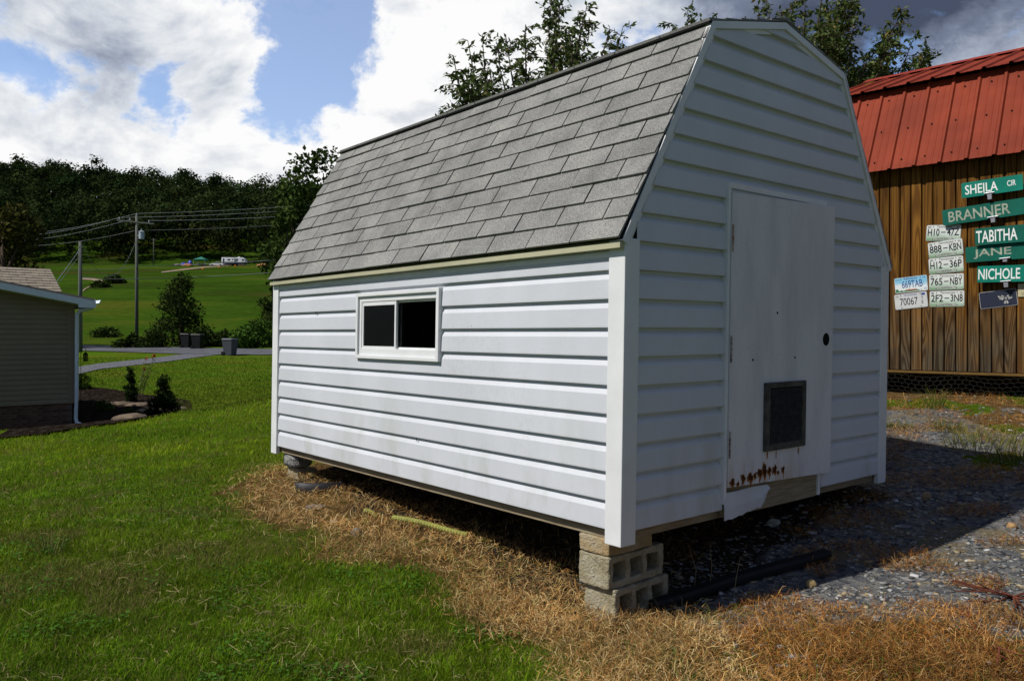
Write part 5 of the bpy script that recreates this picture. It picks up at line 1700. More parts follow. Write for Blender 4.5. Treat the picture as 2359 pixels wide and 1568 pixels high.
for x in (-1.35, -.5, 1.05):
    MB().lathe([(.03, 0), (.06, .05), (.045, .10), (.06, .14), (.02, .20)], 8, (x, -.11, hA - .50 - .10 * x)).build('insulator', M_linel, pA)
MB().lathe([(.03, 0), (.07, .06), (.03, .16)], 8, (0, 0, hA)).build('insulator', M_linel, pA)
MB().lathe([(.19, 0), (.21, .03), (.21, .55), (.23, .57), (.23, .62), (.10, .68)], 14, (.42, -.06, hA - 1.95)).build('transformer', M_tank, pA, smooth=False)
MB().lathe([(.03, 0), (.055, .08), (.03, .2)], 8, (.42, -.06, hA - 1.29)).build('bushing', M_linel, pA)
MB().box(.1, .24, -.1, -.02, hA - 1.7, hA - 1.6).build('transformer_bracket', M_alu, pA)
pB, hB = pole('shorter utility pole rising behind the tan house', 185, 557, 58, .135)
MB().tube([(-.02, -.14, hB - .3), (-.02, -.15, .2)], .02, 5).build('conduit', M_linel, pB)
pC, hC = pole('distant thin pole at the foot of the wood', 354, 549, 286, .14)
MB().box(-.9, .9, -.1, .1, hC - .5, hC - .35).build('crossarm', M_pole, pC)
pA_top = Vector(pA.location) + Vector((0, 0, hA))
def wire(label, a, b, sag, r, mat, n=24):
    a, b = Vector(a), Vector(b)
    pts = []
    for i in range(n + 1):
        u = i / n; p = a.lerp(b, u); p.z -= sag * 4 * u * (1 - u); pts.append(p)
    o = MB().tube(pts, r, 4).build('overhead_wire', mat, None, fix=False)
    return tag(o, label, 'wire', 'overhead wires')
A = pA_top
wire('topmost wire running right from the tall pole', A + Vector((0, 0, .15)), at(1000, 443, 78), .35, .011, M_linel)
wire('topmost wire running left from the tall pole', A + Vector((0, 0, .15)), at(20, 539, 92), .4, .011, M_linel)
wire('second wire running right from the crossarm', A + Vector((-1.35, -.11, -.2)), at(1000, 455, 77), .35, .011, M_linel)
wire('second wire running left from the crossarm', A + Vector((-1.35, -.11, -.2)), at(20, 543, 91), .4, .011, M_linel)
wire('third wire running right from the crossarm end', A + Vector((1.05, -.11, -.45)), at(1000, 468, 76), .35, .011, M_linel)
wire('third wire running left from the crossarm', A + Vector((-.5, -.11, -.35)), at(20, 555, 90), .4, .011, M_linel)
wire('neutral wire running right below the crossarm', A + Vector((0, -.12, -1.25)), at(1000, 487, 78), .35, .013, M_line)
wire('neutral wire running left below the crossarm', A + Vector((0, -.12, -1.25)), at(20, 566, 92), .4, .013, M_line)
wire('pale telephone cable running right at mid height of the tall pole', A + Vector((0, -.12, -4.15)), at(1000, 553, 76), .5, .014, M_linel)
wire('telephone cable running left at mid height of the tall pole', A + Vector((0, -.12, -4.15)), at(150, 620, 60), .15, .016, M_line)
wire('dark thick cable running right low on the tall pole', A + Vector((0, -.12, -5.15)), at(1000, 582, 76), .5, .026, M_line)
wire('dark thick cable running left low on the tall pole', A + Vector((0, -.12, -5.15)), at(180, 636, 58), .10, .022, M_line)
wire('drop cable sagging from the tall pole towards the house', A + Vector((0, -.14, -2.1)), at(188, 560, 58), 2.6, .020, M_line)
wire('guy wire slanting down left from the shorter pole', at(186, 572, 58), at(122, 660, 52), .0, .020, M_linel, 4)
wire('second guy wire slanting down left from the shorter pole', at(184, 588, 58), at(126, 664, 52), .0, .014, M_line, 4)

# ================================================================== BINS
def bin_(label, px_, py_, mat, rz, hgt=1.08, y=None):
    p = hit(px_, py_)
    t = thing('wheelie_bin', label, 'trash bin', p, rz, 'wheelie bins along the road')
    m = MB()
    prof = [(.26, .30, .0), (.27, .315, .15), (.335, .385, hgt - .12), (.355, .40, hgt - .11), (.355, .40, hgt - .05)]
    vs = []
    for hx_, hy_, z in prof:
        vs += [(-hx_, -hy_, z + .04), (hx_, -hy_, z + .04), (hx_, hy_, z + .04), (-hx_, hy_, z + .04)]
    fs = [(0, 3, 2, 1)]
    for i in range(len(prof) - 1):
        for k in range(4): fs.append((i * 4 + k, i * 4 + (k + 1) % 4, i * 4 + 4 + (k + 1) % 4, i * 4 + 4 + k))
    m.add(vs, fs).build('body', mat, t, bevel=.03)
    lid = MB(); top = hgt - .005
    lid.add([(-.37, -.42, top), (.37, -.42, top), (.37, .42, top), (-.37, .42, top), (-.33, -.37, top + .05), (.33, -.37, top + .05), (.33, .37, top + .08), (-.33, .37, top + .08)],
            [(0, 3, 2, 1), (4, 5, 6, 7), (0, 1, 5, 4), (1, 2, 6, 5), (2, 3, 7, 6), (3, 0, 4, 7)])
    lid.build('lid', mat, t, bevel=.02)
    MB().tube([(-.24, .42, hgt - .04), (-.24, .50, hgt - .02), (.24, .50, hgt - .02), (.24, .42, hgt - .04)], .02, 6).build('handle', mat, t)
    for s in (-1, 1):
        MB().tube([(s * .25, .33, .14), (s * .34, .33, .14)], .14, 16).build('wheel', M_shdark, t)
    return t
M_bin = pm('grey_bin_plastic', (.050, .056, .070), .5, .35, var=.08)
M_bind = pm('dark_bin_plastic', (.004, .004, .005), .5, .35, var=.1)
g1 = bin_('grey wheelie bin standing at the end of the gravel drive', 530, 819, M_bin, math.radians(70))
# round white print on its side
MB().lathe([(.075, 0), (.075, .004)], 16).build('print', pm('bin_print', (.30, .32, .36), .6, .2, color2=(.10, .11, .13), vscale=20), g1).matrix_local = Matrix.Translation((.345, .02, .80)) @ Matrix.Rotation(math.radians(86), 4, 'Y')
bin_('dark wheelie bin on the far verge, right one of the pair', 456, 803.5, M_bind, math.radians(80))
bin_('dark wheelie bin on the far verge, left one of the pair', 431, 801.5, M_bind, math.radians(75))

# hanging lantern by the house
p = at(197, 845, 20.6); zg = T1(p.x, p.y)
lan = thing('garden_lantern', 'dark lantern hanging on a thin hook beside the tan house corner', 'lantern', (p.x, p.y, zg))
zl = at(197, 823, 20.6).z - zg
MB().tube([(-.12, 0, -.1), (-.12, 0, zl + .18), (-.10, 0, zl + .25), (-.04, 0, zl + .27), (0, 0, zl + .22), (0, 0, zl + .13)], .006, 6).build('hook', M_shdark, lan)
MB().lathe([(.052, -.10), (.060, -.09), (.060, -.075)], 8, (0, 0, zl)).build('base', M_shdark, lan)
MB().lathe([(.066, .07), (.055, .09), (.02, .125), (.006, .14)], 8, (0, 0, zl)).build('cap', M_shdark, lan)
for k in range(6):
    a = k * math.pi / 3
    MB().tube([(.052 * math.cos(a), .052 * math.sin(a), zl - .08), (.058 * math.cos(a), .058 * math.sin(a), zl + .072)], .006, 5).build('bar', M_shdark, lan)
MB().lathe([(.045, -.072), (.05, .068)], 12, (0, 0, zl)).build('glass', M_glass, lan)

# ================================================================== CAMP ON THE HILL
SY = 290.0
def z4(zx, zy): return ((480 + zx * .1611) * .78633, (700 + zy * .1611) * .78633)
M_tw = pm('trailer_white', (.70, .72, .74), .4, .4, var=.05, vscale=.5)
M_td = pm('trailer_dark', (.03, .032, .045), .5, .3)
M_tyre = pm('tyre', (.015, .015, .015), .8, .2)
M_car = pm('car_white', (.72, .73, .74), .25, .5)
def on_hill(zx): 
    px_, _ = z4(zx, 0); x = (px_ - CX) / FPX * SY
    return x, T1(x, SY)
x0, z0 = on_hill(1070); x1, _ = on_hill(1500)
Ltr = x1 - x0
tr = thing('travel_trailer', 'white travel trailer with dark skirt parked on the hill', 'travel trailer', ((x0 + x1) / 2, SY, T1((x0 + x1) / 2, SY)))
h2 = Ltr / 2
side = [(-h2, .75), (h2 * .93, .75), (h2, 1.3), (h2 * .97, 2.2), (h2 * .86, 2.85), (-h2 * .98, 2.95), (-h2, 2.8)]
MB().prism(side, -1.2, 1.2).build('body', M_tw, tr, bevel=.08)
MB().prism([(-h2 * .98, .42), (h2 * .9, .42), (h2 * .99, 1.25), (-h2 * .98, 1.25)], -1.23, 1.23).build('skirt', M_td, tr)
MB().box(-h2 * .70, h2 * .12, -1.75, -1.2, 1.3, 2.8).build('slide_out', M_tw, tr)
for wx, wz, ww, wh in ((-h2 * .45, 1.75, 1.0, .55), (-h2 * .05, 1.85, .4, .5)):
    MB().box(wx, wx + ww, -1.765, -1.745, wz, wz + wh).build('window', M_td, tr)
for wx, wz, ww, wh in ((h2 * .22, 1.85, .7, .55), (h2 * .72, 1.7, .7, .6)):
    MB().box(wx, wx + ww, -1.235, -1.195, wz, wz + wh).build('window', M_td, tr)
MB().box(-h2 * .88, -h2 * .74, -1.235, -1.195, .8, 2.6).build('door', M_td, tr)
MB().box(h2 * .30, h2 * .48, -.3, .3, 2.9, 3.2).build('air_conditioner', M_tw, tr, bevel=.05)
for wx in (-.4, .5):
    MB().tube([(wx, -1.26, .36), (wx, 1.26, .36)], .36, 14).build('wheel', M_tyre, tr)
MB().box(-h2 * .95, -h2 * .93, -1.15, 1.15, 2.9, 2.96).build('rear_rail', M_td, tr)
xa, _ = on_hill(900); xb, _ = on_hill(1150)
car = thing('parked_car', 'white sedan parked left of the travel trailer', 'car', ((xa + xb) / 2, SY - 3, T1((xa + xb) / 2, SY - 3)))
k = (xb - xa) / 2
MB().prism([(-k, .35), (k, .35), (k, .85), (k * .55, .98), (-k * .55, .98), (-k, .75)], -.88, .88).build('body', M_car, car, bevel=.08)
MB().prism([(-k * .42, .97), (k * .62, .97), (k * .40, 1.42), (-k * .14, 1.42)], -.78, .78).build('cabin', M_td, car, bevel=.04)
MB().prism([(-k * .16, 1.40), (k * .42, 1.40), (k * .38, 1.47), (-k * .12, 1.47)], -.74, .74).build('roof', M_car, car, bevel=.02)
for wx in (-k * .62, k * .60):
    for sy_ in (-.9, .7):
        MB().tube([(wx, sy_, .33), (wx, sy_ + .2, .33)], .33, 14).build('wheel', M_tyre, car)
for sy_ in (-.6, .6):
    MB().box(-k - .01, -k + .05, sy_ - .15, sy_ + .15, .55, .70).build('headlight', M_linel, car)
xa, _ = on_hill(575); xb, _ = on_hill(790)
can = thing('canopy_tent', 'green pop-up canopy tent on the hill', 'canopy', ((xa + xb) / 2, SY, T1((xa + xb) / 2, SY)))
k = (xb - xa) / 2
M_can = pm('canopy_green', (.02, .15, .105), .7, .2)
MB().add([(-k, -k, 2.2), (k, -k, 2.2), (k, k, 2.2), (-k, k, 2.2), (0, 0, 3.3), (-k, -k, 1.95), (k, -k, 1.95), (k, k, 1.95), (-k, k, 1.95)],
         [(0, 1, 4), (1, 2, 4), (2, 3, 4), (3, 0, 4), (0, 5, 6, 1), (1, 6, 7, 2), (2, 7, 8, 3), (3, 8, 5, 0)]).build('canopy', M_can, can, fix=False)
for sx_ in (-1, 1):
    for sy_ in (-1, 1):
        MB().box(sx_ * k * .95 - .04, sx_ * k * .95 + .04, sy_ * k * .95 - .04, sy_ * k * .95 + .04, 0, 2.2).build('leg', M_linel, can)
M_blue = pm('blue_tarp', (.015, .03, .38), .5, .3, var=.3, vscale=2)
M_clay = pm('clay_heap', (.30, .145, .07), .95, .1, var=.2)
M_junk = pm('dark_heap', (.03, .03, .032), .8, .2, var=.3)
M_grey = pm('grey_heap', (.16, .145, .13), .9, .1, var=.3, vscale=2)
for zx, sx_, sz_, mat, nm, cat, lab, dy_ in ((435, 1.0, 1.9, M_blue, 'tarp_heap', 'tarp', 'purple blue tarp draped over a heap on the hill', 2.0), (355, 1.1, 1.0, M_blue, 'tarp_heap', 'tarp', 'brighter blue tarp lying left of the draped heap', .5), (478, 2.0, .85, M_clay, 'clay_mound', 'dirt mound', 'orange clay mound in front of the blue tarp', -2), (265, 1.9, .65, M_grey, 'rubble_heap', 'rubble heap', 'low grey heap at the left end of the camp', 0),
                                        (600, 1.1, .9, M_junk, 'dark_heap', 'junk heap', 'dark goods piled left under the canopy', 1.5), (690, 1.2, .8, M_junk, 'dark_heap', 'junk heap', 'dark goods piled right under the canopy', 1), (1860, 3.4, 1.0, M_clay, 'clay_mound', 'dirt mound', 'wide orange clay mound right of the travel trailer', 0)):
    x, z = on_hill(zx)
    o = lump(nm, sx_, sx_ * .8, sz_, int(zx), mat, 2, .3, (x, SY + dy_, T1(x, SY + dy_) + .05))
    tag(o, lab, cat, 'heaps on the hill')
M_flag = pm('orange_marker', (.65, .20, .02), .6, .2)
for zx, zy, lab in ((450, 512, 'leftmost orange marker in the field, below the clay mound'), (1005, 537, 'orange marker in the field below the parked car'), (1300, 510, 'orange marker in the field below the trailer'), (710, 572, 'reddish marker lowest in the field below the canopy'), (1400, 481, 'orange marker beside the track right of the trailer')):
    p = hit(*z4(zx, zy + 6))
    if p is None: continue
    t = thing('field_marker', lab, 'marker', p, 0, 'orange markers in the field')
    MB().box(-.03, .03, -.03, .03, 0, .5).build('stake', M_linel, t)
    MB().box(-.28, .28, -.25, .25, .30, .78).build('bag', M_flag, t, bevel=.1)

# ================================================================== THINGS LYING AROUND THE SHED
def on_ground(px_, py_, lift=0.0):
    p = hit(px_, py_); p.z += lift; return p
# black drip pipe / rubber strip
a_, b_ = on_ground(1500, 1408), on_ground(1905, 1287)
pts = []
for i in range(15):
    u = i / 14; p = a_.lerp(b_, u); n_ = Vector((-(b_ - a_).y, (b_ - a_).x, 0)).normalized()
    p = p + n_ * (.03 * math.sin(u * 3.1) - .008 * math.sin(u * 9)); p.z = T1(p.x, p.y) + .035
    pts.append(p)
pipe = MB(); ring = [(-.034, -.03), (.034, -.03), (.036, .0), (.030, .018), (-.030, .016), (-.036, .0)]
vs = []
for i, p in enumerate(pts):
    t_ = (pts[min(i + 1, 14)] - pts[max(i - 1, 0)]).normalized(); s_ = Vector((t_.y, -t_.x, 0)).normalized()
    for x, z in ring: vs.append(p + s_ * x + Vector((0, 0, z)))
fs = []
for i in range(14):
    for k in range(6): fs.append((i * 6 + k, i * 6 + (k + 1) % 6, i * 6 + 6 + (k + 1) % 6, i * 6 + 6 + k))
fs += [tuple(range(6)), tuple(range(84, 90))]
o = pipe.add(vs, fs).build('black_timber', pm('black_rubber', (.010, .010, .011), .6, .2, var=.3, vscale=6, bump=.4, bscale=12), None, bevel=.008)
tag(o, 'long black plastic landscape edging lying on the gravel beside the shed', 'edging')
# ribbed yellow-green hose
def ribbed(p0, p1, r, n, label, drop=0.0):
    pts, rs = [], []
    for i in range(n * 2 + 1):
        u = i / (n * 2); p = p0.lerp(p1, u); p.z += .008 * math.sin(u * 5)
        pts.append(p); rs.append(r * (1.0 if i % 2 else .78))
    o = MB().tube(pts, rs, 10).build('ribbed_hose', pm('hose_green', (.24, .245, .06), .6, .2, var=.15, vscale=9), None)
    return tag(o, label, 'hose', 'pieces of hose in the straw')
p0, p1 = on_ground(905, 1206, .05), on_ground(1078, 1243, .035)
p0.z -= .012
ribbed(p0, p1, .019, 26, 'ribbed yellow-green hose lying in the straw along the shed')
p0, p1 = on_ground(840, 1186, .025), on_ground(872, 1194, .02)
ribbed(p0, p1, .018, 8, 'short bit of the yellow-green hose showing through the straw')
# stones and scraps
for i, (px_, py_, sx_, sz_, col, nm, cat, lab) in enumerate((
        (728, 1172, .07, .022, (.20, .16, .14), 'field_stone', 'stone', 'pale flat stone in the straw below the shed window'), (822, 1232, .04, .030, (.15, .14, .12), 'field_stone', 'stone', 'small grey stone at the edge of straw and lawn'),
        (770, 1203, .038, .014, (.18, .15, .13), 'field_stone', 'stone', 'flat whitish stone next to the hose bit'), (1870, 1350, .026, .022, (.38, .27, .13), 'field_stone', 'stone', 'round tan pebble on the gravel in front of the black edging'),
        (2715 * .7863, 1461 * .7863, .035, .030, (.24, .17, .10), 'field_stone', 'stone', 'brown pebble in the shaded gravel near the door'), (2000 * 1.166, 1215, .03, .02, (.28, .17, .08), 'field_stone', 'stone', 'rusty pebble at the right edge of the gravel'))):
    p = on_ground(px_, py_)
    o = lump(nm, sx_, sx_ * .75, sz_, 200 + i, pm('stone_%d' % i, col, .9, .15, var=.3, vscale=14, bump=.6, bscale=40), 2, .25, (p.x, p.y, p.z + sz_ * .5), i)
    tag(o, lab, cat, 'loose stones')
# bent black plastic rim in the dark under the side wall
p = on_ground(745, 1128)
rimp = MB(); vs = []; n_ = 14
for i in range(n_):
    a = math.pi * (.05 + .9 * i / (n_ - 1)); x, y = .20 * math.cos(a), -.10 * math.sin(a)
    vs += [(x, y, 0), (x, y, .065), (x * .9, y * .9, .067), (x * .9, y * .9, 0)]
fs = []
for i in range(n_ - 1):
    for k in range(3): fs.append((i * 4 + k, (i + 1) * 4 + k, (i + 1) * 4 + k + 1, i * 4 + k + 1))
o = rimp.add(vs, fs).build('plastic_rim', pm('black_plastic', (.012, .012, .014), .55, .3), None, smooth=True)
o.location = (p.x, p.y, p.z); o.rotation_euler = (0, 0, .2)
tag(o, 'curved black plastic pot rim in the straw under the side wall', 'pot rim')
# crumpled white scrap
p = on_ground(1783, 1212)
o = lump('crumpled_scrap', .036, .028, .022, 411, pm('scrap_paper', (.30, .30, .28), .8, .2, var=.3, vscale=40), 3, .55, (p.x, p.y, p.z + .02))
tag(o, 'crumpled whitish scrap in the shade under the door', 'litter')
# dry sticks: red-stemmed dead weeds at the right edge
M_redstem = pm('red_stem', (.12, .034, .018), .7, .25, var=.4, vscale=8)
for i, (px_, py_, s_, lab) in enumerate(((2335, 1380, .22, 'dead weed with red branching stems on the gravel at the right edge'), (2310, 1510, .34, 'larger dead red-stemmed weed in the bottom right corner'))):
    p = on_ground(px_, py_); r = np.random.default_rng(300 + i)
    m = MB()
    for k in range(9 if i < 2 else 3):
        a = r.random() * 6.28; d = Vector((math.cos(a), math.sin(a), .12 + .25 * r.random()))
        q0 = Vector((0, 0, .012)); pts = [q0]
        for j in range(5):
            d = (d + Vector(r.normal(0, .22, 3))).normalized(); d.z = max(d.z, -.05) * .6
            pts.append(pts[-1] + d * s_ * .25)
        m.tube(pts, [.0055, .005, .004, .0035, .0025, .0015], 5)
        for j in (2, 3):
            dd = (d + Vector(r.normal(0, .7, 3))).normalized(); dd.z = abs(dd.z) * .4
            m.tube([pts[j], pts[j] + dd * s_ * .25, pts[j] + dd * s_ * .45 + Vector((0, 0, .01))], [.003, .002, .001], 4)
    o = m.build('dead_weed', M_redstem, None); o.location = p
    tag(o, lab, 'dead weed', 'dead red weeds')
# thin dead stalks against the dark gap
M_stalk = pm('dry_stalk', (.20, .16, .10), .8, .2)
for i, (px_, py_, h, lab) in enumerate(((1598, 1330, .24, 'thin dry stalk standing right of the block stack'), (1634, 1322, .24, 'second thin dry stalk right of the block stack'), (1690, 1340, .20, 'leaning dry stalk in front of the black edging'))):
    p = on_ground(px_, py_ + 40)
    o = MB().tube([(0, 0, 0), (.012, 0, h * .5), (.005 + .03 * (i - 1), .01, h)], [.0022, .0018, .001], 5).build('dry_stalk', M_stalk, None)
    o.location = p; tag(o, lab, 'stalk', 'dry stalks by the shed')

# ================================================================== GRASS, STRAW AND GRAVEL
M_blade = leafy('grass_blade', .35, .6, .06)
M_straw = leafy('straw_blade', .15, .7, .06)
def blades(P, h, w, lean_, az, face, col, curve=.35):
    """five-point blades rooted at P"""
    n = len(P)
    d = np.c_[np.cos(az), np.sin(az), np.zeros(n)]
    s = np.c_[np.cos(face), np.sin(face), np.zeros(n)] * (w * .5)[:, None]
    up = np.array([0, 0, 1.0])
    m = P + up * (h * .58)[:, None] + d * (lean_ * h * curve)[:, None]
    t = P + up * (h * np.sqrt(np.clip(1 - (lean_ * .6) ** 2, .05, 1)))[:, None] + d * (lean_ * h)[:, None]
    V = np.empty((n, 5, 3)); V[:, 0] = P - s; V[:, 1] = P + s; V[:, 2] = m - s * .8; V[:, 3] = m + s * .8; V[:, 4] = t
    b = np.arange(n)[:, None] * 5
    F = np.concatenate([b + [[0, 1, 3]], b + [[0, 3, 2]], b + [[2, 3, 4]]], 0)
    return V.reshape(-1, 3), F, np.repeat(col, 5, 0)
gr = np.random.default_rng(11)
def scatter(n, ymin, ymax, umin, umax, power=1.0):
    """points in the visible wedge, evenly spread over the picture's rows"""
    q = gr.random(n)
    y = 1 / ((1 / ymin) * (1 - q ** power) + (1 / ymax) * q ** power)
    u = umin + (umax - umin) * gr.random(n)
    return u * y, y
# ---- mown lawn
n = 420000
x, y = scatter(n, 2.2, 24.0, -.95, .50, .80)
jx, jy = gr.normal(0, .12, n), gr.normal(0, .12, n)
straw_in = ragged(STRAW, x + jx, y + jy) & (gr.random(n) > .10)
keep = ~straw_in & ~in_poly(x, y, UNDER) & ~(in_poly(x + jx, y + jy, GRAVEL) & (gr.random(n) > .03))
right = x > (0.5 + (y - 3.4) * .0)
keep &= ~(right & (y > 3.3))
BEDP = drape_px(bed_far) + [(h.x, h.y) for h in (hit(p[0], p[1] - 4) for p in bed_near[::-1])]
keep &= ~(in_poly(x, y, BEDP) & (x / y < -.42))
x, y = x[keep], y[keep]
n = len(x)
patch = vnoise(x, y, .35, 1) * .6 + vnoise(x, y, 1.1, 2) * .4
mow = .5 + .5 * np.sin((x * .35 + y) * 2.1 + 1.3 * vnoise(x, y, 1.5, 9))
h = (.024 + .024 * gr.random(n)) * (.75 + .6 * patch)
far_k = 1 + .22 * np.clip(y - 4, 0, 14)
w = (.0022 + .0014 * gr.random(n)) * far_k
h = h * (1 + .02 * np.clip(y - 6, 0, 12))
t = gr.random((n, 1))
g_a = np.array((.084, .168, .007)); g_b = np.array((.152, .238, .010)); g_c = np.array((.038, .102, .005))
col = np.where(t < .45, g_a, np.where(t < .75, g_b, g_c)) * (.35 + 1.15 * gr.random((n, 1)))
yel = ((.30 + .75 * mow) * (.30 + .75 * smooth01(4.0, 8.0, y)))[:, None] * .62
col = col * (1 - yel) + np.array((.235, .295, .010)) * yel * (.6 + .8 * gr.random((n, 1)))
# darker clumps, dull patches, thatch
p1 = vnoise(x, y, .16, 41); p2 = vnoise(x, y, .55, 42); p3 = vnoise(x, y, .28, 43)
col *= (.62 + .75 * p1)[:, None] * (.75 + .5 * p2)[:, None]
dull = smooth01(.52, .72, p3)[:, None] * .50 * smooth01(9, 6, y)[:, None]
col = col * (1 - dull) + np.array((.115, .100, .030)) * dull * (.5 + .9 * gr.random((n, 1)))
h *= .75 + .5 * p1
dead = gr.random(n) < (.10 - .06 * smooth01(5, 10, y) + .20 * (p3 > .64))
col[dead] = (np.array((.25, .20, .075)) * (.45 + .8 * gr.random((dead.sum(), 1))))
Z = T(x, y)
V, F, C = blades(np.c_[x, y, Z - .006], h, w, .25 + 1.0 * gr.random(n) ** 1.3, gr.random(n) * 6.28, gr.random(n) * 6.28, col)
o = fast_mesh('lawn_grass', V, F, M_blade, C); tag(o, 'short green mown lawn in front of and beside the shed', 'grass', kind='stuff')
n = 170000
x, y = scatter(n, 13.0, 52.0, -.68, -.06, 1.0)
keep = ~(in_poly(x, y, BEDP) & (x / y < -.42))
DRVP = drape_px([(186, 862), (230, 851), (300, 843), (380, 834), (450, 824), (505, 817), (452, 812), (430, 815), (380, 822), (300, 831), (230, 838), (186, 845)])
keep &= ~in_poly(x, y, DRVP) & (y < 53 - .28 * (x + 19.5))
x, y = x[keep], y[keep]; n = len(x)
p2 = vnoise(x, y, 2.2, 45); p3 = vnoise(x, y, .8, 46)
col = (np.array((.075, .145, .008)) * (1 - p2[:, None]) + np.array((.135, .180, .012)) * p2[:, None]) * (.8 + .4 * p3[:, None]) * (.65 + .6 * gr.random((n, 1)))
V, F, C = blades(np.c_[x, y, T(x, y) - .01], .045 + .035 * gr.random(n), .007 + .0009 * y, .3 + .9 * gr.random(n), gr.random(n) * 6.28, gr.random(n) * 6.28, col)
o = fast_mesh('far_lawn_grass', V, F, M_blade, C); tag(o, 'mown grass between the planting bed, gravel drive and road', 'grass', kind='stuff')
# ---- clover and broad weeds in the lawn
n = 26000
x, y = scatter(n, 2.4, 7.5, -.68, .30, .9)
k = ~ragged(STRAW, x, y) & ~in_poly(x, y, UNDER) & (vnoise(x, y, .22, 51) * .6 + vnoise(x, y, .7, 52) * .4 > .56) & ~((x > .45) & (y > 3.3))
x, y = x[k], y[k]; n = len(x)
P = np.c_[x, y, T(x, y) + .012 + .022 * gr.random(n)]
az = gr.random(n) * 6.28
D = np.c_[np.cos(az), np.sin(az), gr.normal(.1, .25, n)]
NR_ = np.c_[gr.normal(0, .35, n), gr.normal(0, .35, n), np.ones(n)]
V, F, C = leaves(P, .012 + .012 * gr.random(n), .75, np.array((.055, .135, .012)) * (.6 + .8 * gr.random((n, 1))), D, NRM=NR_)
o = fast_mesh('clover', V, F, M_blade, C); tag(o, 'small broad clover and weed leaves in the lawn', 'weeds', kind='stuff')
# ---- clippings and stray straw lying on the lawn
n = 5200
x, y = scatter(n, 2.4, 7.5, -.66, .15)
k = ~in_poly(x, y, UNDER) & ((vnoise(x, y, .5, 6) > .50) | (gr.random(n) < .15))
x, y = x[k], y[k]; n = len(x)
def straws(x, y, z, ln, w, tilt, col):
    az = gr.random(len(x)) * 6.28
    d = np.c_[np.cos(az) * np.cos(tilt), np.sin(az) * np.cos(tilt), np.sin(tilt)]
    P = np.c_[x, y, z]
    s = np.c_[-np.sin(az), np.cos(az), gr.normal(0, .6, len(x))]; s /= np.linalg.norm(s, axis=1, keepdims=True)
    s *= (w * .5)[:, None]
    bend = gr.normal(0, .12, (len(x), 3)) * ln[:, None]
    m = P + d * (ln * .5)[:, None] + bend + np.array([0, 0, 1]) * (ln * .12)[:, None]
    t = P + d * ln[:, None]
    V = np.empty((len(x), 5, 3)); V[:, 0] = P - s; V[:, 1] = P + s; V[:, 2] = m - s * .9; V[:, 3] = m + s * .9; V[:, 4] = t
    b = np.arange(len(x))[:, None] * 5
    F = np.concatenate([b + [[0, 1, 3]], b + [[0, 3, 2]], b + [[2, 3, 4]]], 0)
    return V.reshape(-1, 3), F, np.repeat(col, 5, 0)
col = np.array((.34, .28, .13)) * (.4 + .7 * gr.random((n, 1)))
V, F, C = straws(x, y, T(x, y) + .018 + .022 * gr.random(n), .03 + .08 * gr.random(n) ** 2, .0015 + .0009 * gr.random(n), gr.normal(0, .12, n), col)
o = fast_mesh('grass_clippings', V, F, M_straw, C); tag(o, 'pale dry clippings lying on the lawn', 'clippings', kind='stuff')
# ---- dead straw around the shed
n = 340000
x, y = scatter(n, 2.2, 8.5, -.46, .90, .85)
jx, jy = gr.normal(0, .07, n), gr.normal(0, .07, n)
ins = ragged(STRAW, x + jx, y + jy)
thin = vnoise(x, y, .30, 12)
gz = in_poly(x, y, GRAVEL)
pats = [(hit(px_, py_), rr_) for px_, py_, rr_ in ((2030, 1290, .26), (1930, 1270, .20), (2100, 1310, .18), (2060, 1450, .30), (2200, 1430, .30), (1830, 1420, .22), (1640, 1430, .2), (2250, 1180, .2), (2150, 1110, .35), (2300, 1100, .3), (2020, 1150, .2), (1850, 1230, .15), (2330, 1250, .15), (2250, 1350, .14))]
pk = np.zeros(n)
for p_, rr_ in pats: pk = np.maximum(pk, np.exp(-(((x - p_.x) / (rr_ * 1.3)) ** 2 + ((y - p_.y) / (rr_ * .75)) ** 2)))
tuft = ((vnoise(x, y, .33, 14) > .74) | (pk * (.55 + .9 * vnoise(x, y, .12, 25)) > .45 + .3 * gr.random(n))) & gz & (gr.random(n) < .9)
strip = in_poly(x + jx, y + jy, BARNSTRIP) & (vnoise(x, y, .35, 15) > .40) & (gr.random(n) < .8)
UNDI = [sp(.30, .30), sp(SW, .30), sp(SW, SL - .1), sp(.30, SL - .1)]
und = in_poly(x, y, UNDI) & (gr.random(n) < .22)
k = (ins & ~in_poly(x, y, UNDI) & ((~gz) | (gr.random(n) < .55)) & (gr.random(n) < .35 + .9 * thin)) | tuft | strip | und
x, y, ins, tuft = x[k], y[k], ins[k], tuft[k]; n = len(x)
Z = T(x, y)
hump = .035 * vnoise(x, y, .22, 16) * ins
t = gr.random((n, 1)); tone = vnoise(x, y, .4, 18)[:, None]
ca, cb, cc, cd = np.array((.36, .215, .075)), np.array((.25, .115, .032)), np.array((.46, .33, .15)), np.array((.10, .050, .018))
col = np.where(t < .40, ca, np.where(t < .66, cb, np.where(t < .86, cc, cd))) * (.55 + .75 * gr.random((n, 1)))
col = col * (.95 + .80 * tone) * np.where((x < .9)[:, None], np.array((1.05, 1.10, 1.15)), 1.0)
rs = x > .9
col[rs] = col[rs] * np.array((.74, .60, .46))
green = gr.random(n) < .05 + .16 * (vnoise(x, y, .3, 61) > .62) * (x < 1.2)
col[green] = np.array((.09, .13, .02)) * (.6 + .7 * gr.random((green.sum(), 1)))
tl = np.abs(gr.normal(0, .42, n))
ln = (.025 + .065 * gr.random(n) ** 1.8) * np.where(tuft, .8, 1)
V, F, C = straws(x, y, Z + hump + .004 + .02 * gr.random(n), ln, (.0013 + .0010 * gr.random(n)) * (1 + .14 * np.clip(y - 4, 0, 6)), tl, col)
